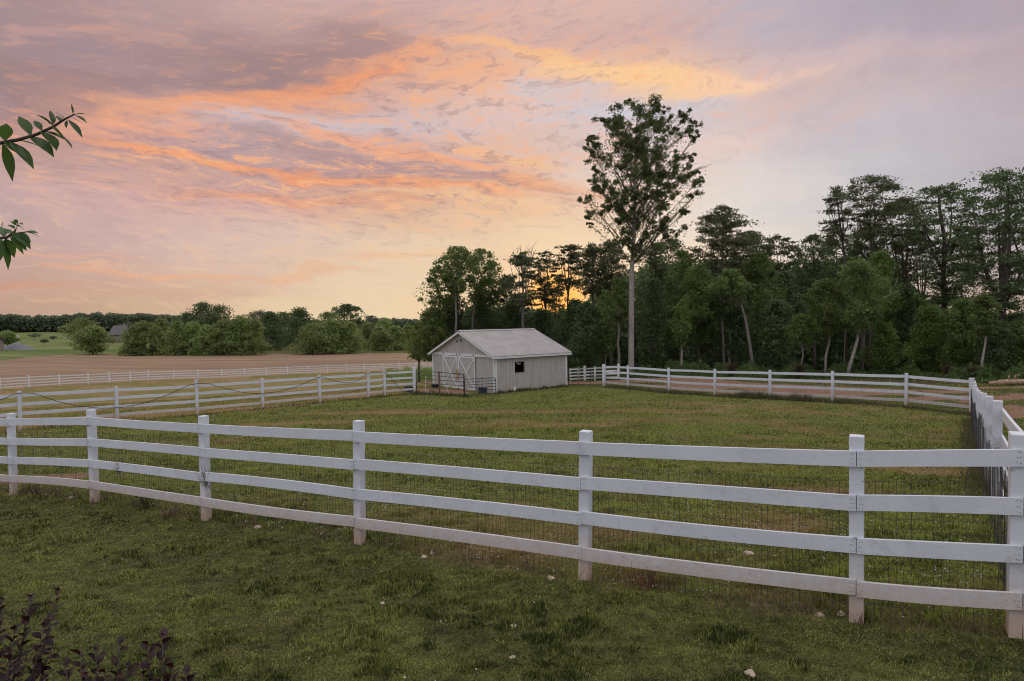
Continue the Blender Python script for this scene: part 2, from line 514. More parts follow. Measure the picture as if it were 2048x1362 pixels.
def make_tree(name, label, cat, x, Z, ytop, ycb, w, kind='broad', mat='leaf', bark='bark_dark', prof='round', tr=.16, n=6000,
              leaf=.2, clumps=40, seed=1, group=None, trunk_pts=None, xc=None, loose=1., base_dz=0., fork=0, dead_twigs=0, rcf=(.2, .34), gap=.47):
    """x: photo column of the trunk foot; xc: photo column of the crown's middle; w: crown half-width in photo px"""
    rg = np.random.default_rng(seed * 977 + 13)
    mpp = Z / F
    g = G(x, Z)
    g.z += base_dz
    if xc is None: xc = x
    top = P(xc, ytop, Z); cb = P(xc, ycb, Z)
    Ht = top.z - g.z; zb = max(cb.z - g.z, .1)
    Rw = w * mpp
    dx = top.x - g.x
    root = thing(name, label, cat, g, group)
    br = MB()
    # trunk
    if trunk_pts is None:
        k = 8; pts = []
        wob = rg.normal(0, .06, (k + 1, 2)) * min(1, Ht / 8)
        for i in range(k + 1):
            f = i / k
            pts.append(Vector((dx * f ** 1.5 + wob[i][0] * (i > 0), wob[i][1] * (i > 0), -0.15 + f * (Ht * .93 + .15))))
        rad = [tr * (1.25 if i == 0 else 1) * (1 - .88 * (i / k) ** 1.15) for i in range(k + 1)]
    else:
        pts = []
        for (px, py) in trunk_pts:
            q = P(px, py, Z); pts.append(Vector((q.x - g.x, rg.normal(0, .08), q.z - g.z)))
        pts[0].z = min(pts[0].z, -.15)
        k = len(pts) - 1
        rad = [tr * (1 - .75 * (i / k)) for i in range(k + 1)]

    def tp(z):
        for i in range(len(pts) - 1):
            if pts[i + 1].z >= z:
                f = (z - pts[i].z) / max(1e-6, pts[i + 1].z - pts[i].z)
                return pts[i].lerp(pts[i + 1], max(0, min(1, f))), rad[i] * (1 - f) + rad[i + 1] * f
        return pts[-1].copy(), rad[-1]
    br.tube(pts, rad, 8 if Z < 100 else 5)
    C = []; S = []
    pf = PROF[prof]
    cx = dx
    if kind in ('broad', 'bush'):
        clumps = int(clumps * 1.9)
        tt = rg.uniform(0, 1, clumps); ph = rg.uniform(0, 2 * math.pi, clumps)
        rr = rg.uniform(.08, 1, clumps) ** .5
        hz = zb + tt * (Ht - zb)
        rc = Rw * rg.uniform(rcf[0] * .62, rcf[1] * .72, clumps) * (1 if kind == 'broad' else 1.2)
        wa_ = .30 if (Z < 120 and kind == 'broad') else .42
        wob_ = 1 + wa_ * np.sin(ph * 2 + seed) * np.cos(tt * 7 + seed * 1.7) + .14 * np.sin(ph * 5 + tt * 11)
        rad_c = np.maximum(pf(tt) * Rw * wob_ - rc * .6, .05 * Rw) * rr
        axis = np.array([tp(min(z, pts[-1].z))[0][0] for z in hz])
        if trunk_pts is not None or xc != x: axis = axis * .35 + cx * .65
        cc = np.stack([axis + rad_c * np.cos(ph), rad_c * np.sin(ph) * .9, np.minimum(hz, Ht - rc * .55)], 1)
        cc = np.vstack([cc, [[cx, 0, Ht - Rw * .12]]]); rc = np.append(rc, Rw * .14); axis = np.append(axis, cx)
        nc_ = n * .62
        wgt = rc ** 2 / np.sum(rc ** 2)
        for i in range(len(cc)):
            m_ = max(8, int(nc_ * wgt[i] * rg.uniform(.6, 1.4)))
            C.append(clump_points(cc[i], rc[i] * loose, m_, rg, .72, .42))
            S.append(np.clip(rg.normal(.42, .2, m_) + rg.normal(0, .20), 0, 1))
            if Z < 120 and i % 2 == 0:
                d = math.hypot(cc[i][0] - axis[i], cc[i][1])
                a, ra = tp(max(zb * .85, cc[i][2] - d * .75 - .3))
                e = Vector(cc[i]); mid = a.lerp(e, .5) + Vector((0, 0, -.08 * d))
                r0 = min(ra * .55, .025 + .010 * d)
                br.tube([a, mid, e], [r0, r0 * .6, r0 * .2], 4, False)
                spray(C, S, a, mid, e, int(n * .12 / clumps * 2), rg, .05 * Rw + .08)
                e2 = e + Vector(rg.normal(0, rc[i] * .8, 3))
                br.tube([mid.lerp(e, .5), e2], [r0 * .35, .008], 3, False)
        # loose foliage all through the crown, broken by gaps
        ns = int(n * .42)
        t2 = rg.uniform(0, 1, ns); p2 = rg.uniform(0, 2 * math.pi, ns); r2 = rg.uniform(0, 1, ns) ** .5
        wob2 = 1 + wa_ * np.sin(p2 * 2 + seed) * np.cos(t2 * 7 + seed * 1.7) + .14 * np.sin(p2 * 5 + t2 * 11)
        z2 = zb + t2 * (Ht - zb)
        ax2 = np.interp(z2, [q.z for q in pts], [q.x for q in pts])
        if trunk_pts is not None or xc != x: ax2 = ax2 * .35 + cx * .65
        R2 = pf(t2) * Rw * wob2 * r2
        q2 = np.stack([ax2 + R2 * np.cos(p2), R2 * np.sin(p2) * .9, z2], 1)
        sc_ = 1.9 / max(Rw, .6)
        g1_ = vnoise((q2[:, 0] + q2[:, 2] * .35) * sc_ + seed, (q2[:, 2] - q2[:, 1] * .5) * sc_ * 1.5, seed) * .65 + .35 * vnoise(q2[:, 0] * sc_ * 2.7, q2[:, 2] * sc_ * 3 + q2[:, 1] * sc_, seed + 3)
        q2 = q2[g1_ > (gap if kind == 'broad' else .41)]
        C.append(q2); S.append(np.clip(rg.normal(.42, .22, len(q2)), 0, 1))
    elif kind == 'layered':
        yf = fork or ycb + 20
        zf = max(P(x, yf, Z).z - g.z, 1.)
        LP = []
        nl = 6
        for i in range(nl):
            ph = i * 2 * math.pi / nl + rg.normal(0, .35)
            a, ra = tp(zf * rg.uniform(.9, 1.25))
            out_ = Rw * rg.uniform(.35, .75) if i else Rw * .08
            e = Vector((cx + out_ * math.cos(ph), out_ * math.sin(ph) * .9, zb + (Ht - zb) * (rg.uniform(.72, .93) if i else .95)))
            p1 = a.lerp(e, .3) + Vector((math.cos(ph), math.sin(ph) * .9, -.1)) * (.10 * Rw); p2 = a.lerp(e, .65) + Vector((math.cos(ph), math.sin(ph), 0)) * (.08 * Rw)
            pl_ = [a, p1, p2, e]; r0 = ra * .62
            br.tube(pl_, [r0, r0 * .75, r0 * .5, .012], 6, False)
            for f in np.linspace(.1, 1, 10):
                q = pl_[min(int(f * 3), 2)].lerp(pl_[min(int(f * 3), 2) + 1], f * 3 - min(int(f * 3), 2)); LP.append((q, r0 * (1 - .8 * f)))
        for z_ in np.linspace(max(zb * .92, .5), pts[-1].z, 8): LP.append((tp(z_)[0], tp(z_)[1]))
        LA = np.array([q for q, _ in LP])
        N = clumps
        tt = rg.uniform(0, 1, N) ** (.85 if prof != 'umbrella' else .6); ph = rg.uniform(0, 2 * math.pi, N); rr = rg.uniform(0.02, 1, N) ** .5
        wob_ = 1 + .20 * np.sin(ph * 2 + seed) * np.cos(tt * 6 + seed) + .10 * np.sin(ph * 5 + tt * 9)
        for i in range(N):
            hz = zb + tt[i] * (Ht - zb); rad_ = pf(np.array([tt[i]]))[0] * Rw * wob_[i] * rr[i]
            q = np.array([cx * .8 + tp(min(hz, pts[-1].z))[0][0] * .2 + rad_ * math.cos(ph[i]), rad_ * math.sin(ph[i]) * .9, hz])
            dd = np.linalg.norm((LA - q) * np.array([1, 1, 1.25]), axis=1) + np.where(LA[:, 2] > q[2] - .1, 3., 0)
            j = int(np.argmin(dd)); a, ra = LP[j]; e = Vector(q); ln = (e - a).length
            mid = a.lerp(e, .55) + Vector((0, 0, .10 * ln)); r0 = min(ra * .5, .018 + .010 * ln)
            br.tube([a, mid, e], [r0, r0 * .6, .008], 4, False)
            rp = rg.uniform(.45, 1.05) * (Rw / 3.2) ** .5
            m_ = max(8, int(n / N * rg.uniform(.5, 1.5)))
            for k in range(3):
                sc = q + rg.normal(0, rp * .5, 3) * np.array([1, 1, .22])
                C.append(clump_points(sc, rp * rg.uniform(.4, .7), m_ // 3 + 1, rg, .34, .6)); S.append(np.clip(rg.normal(.42, .2, m_ // 3 + 1) + rg.normal(0, .16), 0, 1))
            spray(C, S, a, mid, e, int(m_ * .18), rg, .12, .3)
    elif kind == 'pine':
        nb = int(clumps * 1.5)
        for i in range(nb):
            tt = (i + rg.uniform(0, 1)) / nb
            z = zb + tt * (Ht - zb) * .97
            ph = i * 2.4 + rg.normal(0, .4)
            ln = max(.25, pf(np.array([tt]))[0] * Rw * rg.uniform(.65, 1.08))
            rise = ln * (.12 + .55 * tt) * rg.uniform(.5, 1.3)
            a, ra = tp(z - rise * .6)
            e = a + Vector((math.cos(ph) * ln, math.sin(ph) * ln, rise))
            mid = a.lerp(e, .5) + Vector((0, 0, -rise * .15))
            r0 = min(ra * .5, .02 + .012 * ln)
            br.tube([a, mid, e], [r0, r0 * .7, r0 * .25], 4, False)
            nt = max(3, int(2 + ln * 2.6))
            for j in range(nt):
                f = .35 + .7 * (j + rg.uniform(0, 1)) / nt
                q = a.lerp(e, min(f, 1.05)) + Vector(rg.normal(0, .13 * ln, 3)) * Vector((1, 1, .5)).length / 1.5
                m_ = max(6, int(n / (nb * nt) * rg.uniform(.6, 1.4)))
                C.append(clump_points(np.array(q), (.26 + .07 * ln) * rg.uniform(.6, 1.3) * loose, m_, rg, .7, .5))
                S.append(np.clip(rg.normal(.45, .25, m_), 0, 1))
                if Z < 70 and j % 2: br.tube([a.lerp(e, f * .8), q], [r0 * .3, .008], 3, False)
    for _ in range(dead_twigs):
        z = zb * rg.uniform(.35, 1.0); a, ra = tp(z); ph = rg.uniform(0, 6.28); ln = rg.uniform(.6, 2.)
        e = a + Vector((math.cos(ph) * ln, math.sin(ph) * ln, rg.uniform(-.2, .6)))
        br.tube([a, a.lerp(e, .5) + Vector((0, 0, .1)), e], [.025, .018, .006], 3, False)
    br.build('trunk', MAT[bark], root, True)
    if C:
        C = np.vstack(C); S = np.concatenate(S)
        if kind == 'pine':
            leaf_cloud('crown', C, MAT[mat], leaf * 1.35, root, .3, .6, tint=S, rg=rg)
        else:
            C[:, 2] = np.maximum(C[:, 2], .08)
            leaf_cloud('crown', C, MAT[mat], leaf, root, .62, .5, tint=S, rg=rg)
    return root

# ------------------------------------------------------------------ fence lines (world)
FX = [28, 190, 413, 720, 1170, 1713, 2041]
front_pts = [G(x, Zfront(x)) for x in FX]
_d = (front_pts[0] - front_pts[3]); _d.z = 0; _d = _d.normalized() * 2.7
for i in range(1, 5):
    q = front_pts[0 if i == 1 else 0]
    X, Y = front_pts[0].x + _d.x, front_pts[0].y + _d.y
    front_pts.insert(0, Vector((X, Y, h1(X, Y))))
back_cols = [1209, 1256, 1338, 1430, 1540, 1665, 1812, 1945]
back_pts = [G(x, Zback(x)) for x in back_cols]
mid_cols = [-330, -150, 41, 235, 395, 526, 640, 737, 770, 829]
mid_pts = [G(x, Zmid(x)) for x in mid_cols]
far_cols = [-210, -140, -70, 0, 58, 119, 177, 219, 261, 297, 348, 396, 444, 489, 533, 575, 615.6, 654.7, 692.8, 729, 764.6, 798.6, 831.8, 862]
far_pts = [G(x, Zfar(x)) for x in far_cols]
corner = front_pts[-1]
a, b = front_pts[-1], back_pts[-1]
right_pts = []
for i in range(1, 9):
    q = b.lerp(a, i / 9.6)
    right_pts.append(Vector((q.x, q.y, h1(q.x, q.y))))
_f0, _f1 = front_pts[4], corner
_e = (corner - front_pts[-3]); _e.z = 0; _e = _e.normalized() * 2.7
front_pts.append(Vector((corner.x + _e.x, corner.y + _e.y, h1(corner.x + _e.x, corner.y + _e.y))))


def side_of(X, Y, p, q):
    """signed distance to the line p-q, positive to its left (farther side for p left, q right)"""
    dx, dy = q.x - p.x, q.y - p.y
    L = math.hypot(dx, dy)
    return (dx * (Y - p.y) - dy * (X - p.x)) / L


def masks(X, Y):
    X = np.asarray(X, float); Y = np.asarray(Y, float)
    r = np.hypot(X, Y)
    col = 1024 + F * X / np.maximum(Y, .05)
    df = side_of(X, Y, _f0, _f1)
    db = -side_of(X, Y, back_pts[0], back_pts[-1])           # positive in front of the back fence
    dm = side_of(X, Y, mid_pts[-1], mid_pts[2])              # sign fixed below
    dr = -side_of(X, Y, corner, back_pts[-1])
    inside_m = np.sign(side_of(np.array(0.), np.array(25.), mid_pts[-1], mid_pts[2])) * dm
    inside_r = np.sign(-side_of(np.array(0.), np.array(20.), corner, back_pts[-1])) * dr
    inside_b = np.sign(-side_of(np.array(0.), np.array(20.), back_pts[0], back_pts[-1])) * db
    w = (fbm(X * .7, Y * .7, 3) - .5)
    pad = sstep(-.25, .25, df + w * .5) * sstep(-.3, .3, inside_b) * sstep(-.3, .3, inside_r)
    n1 = fbm(X * .16 + 5, Y * .22, 11, 5); n2 = fbm(X * .9, Y * 1.1, 21, 4)
    dry = .7 * sstep(.57, .73, n1 * .7 + n2 * .3) * pad * (inside_m > 0)

    def blob(cx, cy, Z, sx, sy):
        c = P(cx, cy, Z)
        return np.exp(-((X - c.x) / sx) ** 2 - ((Y - Z) / sy) ** 2)
    dry = np.maximum(dry, .95 * pad * sstep(.40, .95, blob(1320, 815, 27, 5.5, 1.6) + blob(960, 812, 28, 4, 1.2) + blob(1130, 845, 21, 3.2, 1.6)
                     + blob(720, 830, 27, 4, 1.3) + blob(1900, 900, 12.5, 2.6, 1.2) + blob(1650, 935, 10, 1.6, .5) + blob(600, 850, 23, 5, 1.2) + .55 * (n2 - .5)))
    behind_mid = (inside_m < 0) & (Y > 14) & (Y < 120)
    dry2 = sstep(.40, .62, n1 * .6 + n2 * .4) * behind_mid
    dirt = np.zeros_like(X)
    # bare strip along the front fence, red earth by the gates, the track behind the back fence
    dirt = np.maximum(dirt, np.exp(-(df / .2) ** 2) * sstep(.5, .68, n2) * .5 * (r < 30))
    dirt = np.maximum(dirt, sstep(.5, .85, blob(880, 780, 43, 3.2, 2.6) + .35 * (n2 - .5)))
    dirt = np.maximum(dirt, sstep(.45, .8, blob(560, 806, 33, 4.5, 1.1) + blob(690, 795, 38, 3., 1.2) + blob(60, 905, 13.3, 2.2, .8) + .5 * (n2 - .5)) * .9)
    tr = np.where(col > 1120, sstep(.6, 2.2, -inside_b) * sstep(11, 7.5, -inside_b), 0) * (inside_r > -14) * (Y > 12)
    dirt = np.maximum(dirt, tr * sstep(.36, .56, .5 * n1 + .5 * fbm(X * .3, Y * .9, 44)))
    dirt = np.maximum(dirt, sstep(.45, .8, blob(2040, 822, 25, 2.2, 1.6) + blob(2010, 772, 36, 5, 1.6) + .4 * (n2 - .5)))
    bare = .6 * sstep(.60, .72, fbm(X * 1.9, Y * 2.3, 27, 4)) * sstep(.42, .6, fbm(X * .33, Y * .33, 77)) * (df < -.2)
    bare = np.maximum(bare, 1.5 * sstep(9., 12., -inside_b) * (col > 1100) * (Y > 40) * (Y < 130))
    bare = np.maximum(bare, 1.5 * (col > 880) * (col <= 1140) * sstep(52, 56, Y) * (Y < 120))
    zf = np.interp(col, far_cols, [p.y for p in far_pts])
    ze = np.interp(col, [-300, 0, 60, 130, 220, 400, 830, 900, 960], [112, 145, 165, 184, 190, 182, 187, 186, 120]) + (vnoise(X * .06, Y * .06, 5) - .5) * 6
    field = (Y > zf + .6) & (Y < ze) & (col < 900) & (col > -500)
    lawn = (Y >= ze) & (col < 400) & (Y < 460)
    return dict(df=df, pad=pad, dry=np.maximum(dry, dry2), dirt=np.clip(dirt, 0, 1), bare=bare, field=field, lawn=lawn, col=col, behind=behind_mid * 1.,
                inside_m=inside_m, inside_r=inside_r, inside_b=inside_b)


# ------------------------------------------------------------------ ground
th = np.concatenate([np.arange(-180, -46, 6), np.arange(-46, 46.01, .22), np.arange(50, 180, 6)]) * math.pi / 180
rad = .7 * 1.021 ** np.arange(0, 405)
TH, RD = np.meshgrid(th, rad, indexing='ij')
GX = RD * np.sin(TH); GY = RD * np.cos(TH)
GZ = H(GX, GY)
MK = masks(GX, GY)
nt_, nr_ = TH.shape
micro = (fbm(GX * 2.2, GY * 2.2, 9, 4) - .5) * .05 * np.exp(-RD / 30)
GZ = GZ + micro
allv = np.concatenate([np.stack([GX, GY, GZ], -1).reshape(-1, 3), [[0, 0, h1(.01, .01)]]])
idx = np.arange(nt_ * nr_).reshape(nt_, nr_)
i2 = np.vstack([idx[1:], idx[:1]])
fq = np.stack([idx[:, :-1], i2[:, :-1], i2[:, 1:], idx[:, 1:]], -1).reshape(-1, 4)[:, ::-1]
fcx = GX.ravel()[fq].mean(1); fcy = GY.ravel()[fq].mean(1)
fm = masks(fcx, fcy)
reg = np.where(fm['field'], 1, np.where(fm['lawn'], 2, 0))

m, t, out = new_mat('earth_and_turf')
p = geo_pos(t)
fine = t.noise(p, 9, 6, .7); mid = t.noise(p, 1.3, 5, .6); blades = t.noise(t.vmath('MULTIPLY', p, (26., 26., 26.)), 1.6, 3, .7)
pad = t.attr('pad'); dry = t.attr('dry'); dirt = t.attr('dirt'); bare = t.attr('bare'); beh = t.attr('behind')
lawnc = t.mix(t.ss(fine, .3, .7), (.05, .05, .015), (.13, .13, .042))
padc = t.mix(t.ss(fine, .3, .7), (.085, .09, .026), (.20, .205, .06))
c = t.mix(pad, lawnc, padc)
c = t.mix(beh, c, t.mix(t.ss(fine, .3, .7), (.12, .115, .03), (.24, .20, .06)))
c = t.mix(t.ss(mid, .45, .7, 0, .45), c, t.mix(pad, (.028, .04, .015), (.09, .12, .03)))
k = t.math('ADD', dry, t.math('MULTIPLY', t.math('SUBTRACT', fine, .5), 1.1))
c = t.mix(t.ss(k, .3, .8, 0, .85), c, t.mix(t.ss(blades, .35, .65), (.19, .125, .055), (.32, .23, .12)))
k = t.math('ADD', dirt, t.math('MULTIPLY', t.math('SUBTRACT', fine, .5), 1.2))
c = t.mix(t.ss(k, .35, .75), c, t.mix(t.ss(blades, .3, .7), (.17, .10, .065), (.33, .20, .13)))
c = t.mix(t.math('MULTIPLY', bare, .6, None, True), c, (.07, .048, .03))
principled(t, out, c, .95, 0, .1, bump=t.math('ADD', fine, blades), bstr=.7, bdist=.05)
MAT['earth'] = m

m, t, out = new_mat('stubble_field')
p = geo_pos(t)
a1 = t.noise(t.vmath('MULTIPLY', p, (.03, .16, .1)), 1., 5, .6); a2 = t.noise(p, 1.6, 5, .7); a3 = t.noise(t.vmath('MULTIPLY', p, (.25, 1.4, 1.)), 1., 4, .6)
c = t.mix(t.ss(a1, .35, .68), (.19, .128, .078), (.32, .222, .132))
c = t.mix(t.ss(a2, .35, .7, 0, .6), c, (.30, .20, .135))
c = t.mix(t.ss(a3, .5, .75, 0, .55), c, (.155, .105, .08))
principled(t, out, c, .95, 0, .1, bump=a2, bstr=.6, bdist=.2)
MAT['field'] = m

m, t, out = new_mat('mown_lawn')
p = geo_pos(t)
a1 = t.noise(t.vmath('MULTIPLY', p, (.02, .06, .1)), 1., 4, .6); a2 = t.noise(p, .9, 5, .7)
c = t.mix(t.ss(a1, .38, .62), (.085, .125, .034), (.19, .20, .07))
c = t.mix(t.ss(a2, .4, .7, 0, .4), c, (.07, .12, .03))
principled(t, out, c, .95, 0, .1)
MAT['mown'] = m

for rgn, nm, mt in ((0, 'ground', 'earth'), (1, 'field', 'field'), (2, 'lawn', 'mown')):
    fs = fq[reg == rgn]
    if rgn == 0:
        cen = len(allv) - 1
    use = np.unique(fs)
    if rgn == 0: use = np.append(use, cen)
    rm = np.full(len(allv), -1); rm[use] = np.arange(len(use))
    flat = rm[fs].ravel(); sizes = np.full(len(fs), 4)
    if rgn == 0:
        tri = np.stack([rm[idx[:, 0]], rm[i2[:, 0]], np.full(nt_, rm[cen])], 1)
        tri = tri[:, ::-1]
        flat = np.concatenate([flat, tri.ravel()]); sizes = np.concatenate([sizes, np.full(nt_, 3)])
    at = {k: np.append(MK[k].ravel(), 0)[use] for k in ('pad', 'dry', 'dirt', 'bare', 'behind')}
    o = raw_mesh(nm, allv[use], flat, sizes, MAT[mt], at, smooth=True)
    o['kind'] = 'structure'
    o['label'] = {'ground': 'rolling grassy ground of the yard, paddock and dirt track', 'field': 'bare brown harvested field beyond the far white fence',
                  'lawn': 'bright green mown lawn beyond the brown field'}[nm]

# ------------------------------------------------------------------ grass
m, t, out = new_mat('grass_blade')
tint = t.attr('tint'); green = t.attr('green')
c = t.mix(green, (.36, .25, .11), t.mix(tint, (.055, .076, .013), (.41, .49, .09)))
c2 = t.attr('cool')
c = t.mix(c2, c, t.mix(tint, (.034, .045, .011), (.385, .42, .105)))
b = t.node('ShaderNodeBsdfPrincipled'); t.put(b.inputs['Base Color'], c); b.inputs['Roughness'].default_value = .6; b.inputs['Specular IOR Level'].default_value = .2
tr = t.node('ShaderNodeBsdfTranslucent'); t.put(tr.inputs['Color'], c)
mx = t.node('ShaderNodeMixShader'); mx.inputs[0].default_value = .35
t.l.new(b.outputs[0], mx.inputs[1]); t.l.new(tr.outputs[0], mx.inputs[2]); t.l.new(mx.outputs[0], out.inputs[0])
MAT['grass'] = m


def blade_mesh(name, X, Y, L, Wd, lean, tint, green, cool, mat, z=None, az=None):
    n = len(X)
    z = H(X, Y) + (fbm(X * 2.2, Y * 2.2, 9, 4) - .5) * .05 * np.exp(-np.hypot(X, Y) / 30) - .004 if z is None else z
    az = rng.uniform(0, 2 * math.pi, n) if az is None else az
    dx, dy = np.cos(az), np.sin(az)
    sa = rng.uniform(0, 2 * math.pi, n)
    sx, sy = np.cos(sa) * Wd * .5, np.sin(sa) * Wd * .5
    base = np.stack([X, Y, z], 1)
    h1_, h2_ = L * .55, L
    l1, l2 = lean * .35 * L, lean * L
    up1 = np.sqrt(np.maximum(h1_ ** 2 - l1 ** 2, (.12 * L) ** 2)); up2 = np.sqrt(np.maximum(h2_ ** 2 - l2 ** 2, (.15 * L) ** 2))
    sd = np.stack([sx, sy, np.zeros(n)], 1)
    m1 = base + np.stack([dx * l1, dy * l1, up1], 1); tpv = base + np.stack([dx * l2, dy * l2, up2], 1)
    v = np.stack([base - sd, base + sd, m1 + sd * .8, m1 - sd * .8, tpv], 1).reshape(-1, 3)
    o = np.arange(n)[:, None] * 5
    fl = np.concatenate([o + np.array([0, 1, 2, 3]), o + np.array([3, 2, 4])], 1).ravel()
    sizes = np.tile([4, 3], n)
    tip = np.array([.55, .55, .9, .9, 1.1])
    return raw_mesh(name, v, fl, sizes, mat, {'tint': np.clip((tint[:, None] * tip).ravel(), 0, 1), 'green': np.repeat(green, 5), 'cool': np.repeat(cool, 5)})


def scatter_grass(N, r0, r1):
    a = rng.uniform(-41, 41, N) * math.pi / 180
    r = r0 * (r1 / r0) ** rng.uniform(0, 1, N)
    return r * np.sin(a), r * np.cos(a), r


gx, gy, gr = scatter_grass(640000, 3.0, 60)
mk = masks(gx, gy)
cl = fbm(gx * 1.7, gy * 1.7, 31, 3); cl2 = fbm(gx * 5.5, gy * 5.5, 37, 2); big = fbm(gx * .45, gy * .45, 41, 3)
keep = rng.uniform(0, 1, len(gx)) < np.clip(1.15 - mk['dirt'] * 1.3 - mk['bare'] * .6 - mk['dry'] * .25, .03, 1)
barnmask = (side_of(gx, gy, NEAR, RIGHTC) > 0) & (side_of(gx, gy, LEFTC, NEAR) > 0) & (gy > 41) & (gy < 58)
keep &= ~barnmask & (mk['col'] > -260) & (mk['col'] < 2320)
out_l = mk['df'] < 0
gx, gy, gr, cl, cl2, big, out_l = [q[keep] for q in (gx, gy, gr, cl, cl2, big, out_l)]
mk = {k: v[keep] for k, v in mk.items()}
n = len(gx)
cl3 = fbm(gx * 4.6, gy * 5.6, 53, 3)
tuft = sstep(.52, .66, cl * .30 + cl3 * .70)
L = np.where(out_l, .018 + .030 * tuft, .021 + .042 * tuft + .02 * sstep(.5, .7, big)) * rng.uniform(.6, 1.4, n) * (1 + gr / 60)
near_f = np.exp(-((mk['df'] - .5) / .6) ** 2)
L *= 1 + .9 * near_f * sstep(.4, .6, cl)
Wd = (.0042 + .00085 * gr) * rng.uniform(.7, 1.3, n)
lean = np.clip(rng.normal(.62, .2, n) - .22 * tuft, .05, .97)
patch = sstep(.42, .62, fbm(gx * .8, gy * 1.2, 83, 4))
cl4 = fbm(gx * 8.5, gy * 10.5, 97, 3)
tint = np.clip(.40 + .40 * (cl2 - .5) + np.where(out_l, 1.1, .7) * (cl4 - .5) + .30 * (patch - .5) + .5 * (big - .5) * (~out_l) + rng.normal(0, .27, n) + np.where(out_l, .02 - .10 * tuft, -.05 + .18 * tuft), 0, 1)
green = np.clip(1 - mk['dry'] * rng.uniform(.3, 1.1, n) - .55 * (rng.uniform(0, 1, n) < .14) - .35 * sstep(.55, .75, fbm(gx * .6, gy * .9, 71, 4)), 0, 1)
green = np.where(mk['behind'] > .5, np.clip(green - .25, 0, 1), green)
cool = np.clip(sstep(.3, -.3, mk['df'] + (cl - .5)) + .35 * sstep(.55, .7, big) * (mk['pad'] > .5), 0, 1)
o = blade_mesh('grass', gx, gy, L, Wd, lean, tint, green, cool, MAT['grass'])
tag(o, 'short clumpy grass covering the yard and the fenced paddock', kind='stuff')

# clover heads (tiny faceted balls on short stalks)
fx, fy, fr = scatter_grass(9000, 4.2, 36)
mk = masks(fx, fy)
pr = np.where(mk['df'] < -.1, .035, 1.) * sstep(.38, .62, fbm(fx * .35, fy * .35, 61, 3)) * (1 - mk['dirt']) * ((mk['inside_m'] > .3) & (mk['inside_b'] > .2) & (mk['inside_r'] > .2))
k = rng.uniform(0, 1, len(fx)) < pr * .75
fx, fy, fr = fx[k], fy[k], fr[k]
n = len(fx)
rr = (.0075 + .00024 * fr) * rng.uniform(.7, 1.25, n)
fz = H(fx, fy) + rng.uniform(.05, .10, n)
oc = np.array([[1, 0, 0], [0, 1, 0], [-1, 0, 0], [0, -1, 0], [0, 0, 1], [0, 0, -1], [.6, .6, .55], [-.6, .6, .55], [-.6, -.6, .55], [.6, -.6, .55]])
of = np.array([[0, 1, 6], [1, 2, 7], [2, 3, 8], [3, 0, 9], [6, 1, 7], [7, 2, 8], [8, 3, 9], [9, 0, 6], [6, 7, 4], [7, 8, 4], [8, 9, 4], [9, 6, 4], [1, 0, 5], [2, 1, 5], [3, 2, 5], [0, 3, 5]])
v = (np.stack([fx, fy, fz], 1)[:, None, :] + oc[None] * rr[:, None, None]).reshape(-1, 3)
fl = (np.arange(n)[:, None, None] * 10 + of[None]).ravel()
MAT['clover'] = simple_mat('clover_white', (.40, .39, .33), .8, 0, .15, 40)
o = raw_mesh('clover_flowers', v, fl, np.full(n * 16, 3), MAT['clover'])
tag(o, 'tiny white clover flower heads dotted through the paddock grass', kind='stuff')


def weed_blades(name, spots, mat, label, kind='stuff', hmul=1.):
    """clusters of thin stalks: spots = (X, Y, height, count, spread)"""
    X = []; Y = []; L = []
    for (x, y, hh, c_, sp) in spots:
        X.append(x + rng.normal(0, sp, c_)); Y.append(y + rng.normal(0, sp, c_)); L.append(hh * rng.uniform(.35, 1.1, c_))
    X = np.concatenate(X); Y = np.concatenate(Y); L = np.concatenate(L) * hmul
    n = len(X); r = np.hypot(X, Y)
    o = blade_mesh(name, X, Y, L, (.004 + .0008 * r) * rng.uniform(.6, 1.3, n), np.clip(rng.normal(.4, .25, n), 0, .95), np.clip(rng.normal(.5, .25, n), 0, 1), np.ones(n), np.zeros(n), mat)
    return tag(o, label, kind=kind)


sp = []
for i in range(len(back_pts) - 1):
    for f in np.linspace(0, 1, 22):
        q = back_pts[i].lerp(back_pts[i + 1], f)
        hgt_ = .12 + .38 * max(0, fbm(q.x * .5, q.y * .5, 91, 3) - .32) * 2.2
        sp.append((q.x + rng.normal(0, .1), q.y - .25 + rng.normal(0, .12), hgt_, int(22 + 50 * hgt_), .16))
for f in np.linspace(0, 1, 34):
    q = NEAR.lerp(RIGHTC, f)
    sp.append((q.x + .12, q.y - .22, .12 + .25 * rng.uniform() ** 2, 30, .13))
for f in np.linspace(0, 1, 26):
    q = mid_pts[-1].lerp(G(935, 40.5), f)
    sp.append((q.x, q.y - .2, .15 + .3 * rng.uniform(), 30, .2))
for i in range(2, len(mid_pts) - 1):
    for f in np.linspace(0, 1, 9):
        q = mid_pts[i].lerp(mid_pts[i + 1], f)
        sp.append((q.x, q.y - .15, .1 + .12 * rng.uniform(), 24, .2))
for i in range(len(right_pts) - 1):
    for f in np.linspace(0, 1, 10):
        q = right_pts[i].lerp(right_pts[i + 1], f)
        sp.append((q.x - .12, q.y, .12 + .25 * rng.uniform(), 40, .12))
weed_blades('weeds', sp, MAT['weed'], 'rough brownish weeds along the paddock fence lines and barn wall')
sp = []
for i in range(len(front_pts) - 1):
    for f in rng.uniform(0, 1, 16):
        q = front_pts[i].lerp(front_pts[i + 1], f)
        sp.append((q.x + rng.normal(0, .06), q.y + rng.normal(.02, .1), .06 + .20 * rng.uniform() ** 2, 16, .10))
weed_blades('dry_grass', sp, MAT['dry'], 'dry straw coloured grass stalks along the foot of the near fence', hmul=.95)

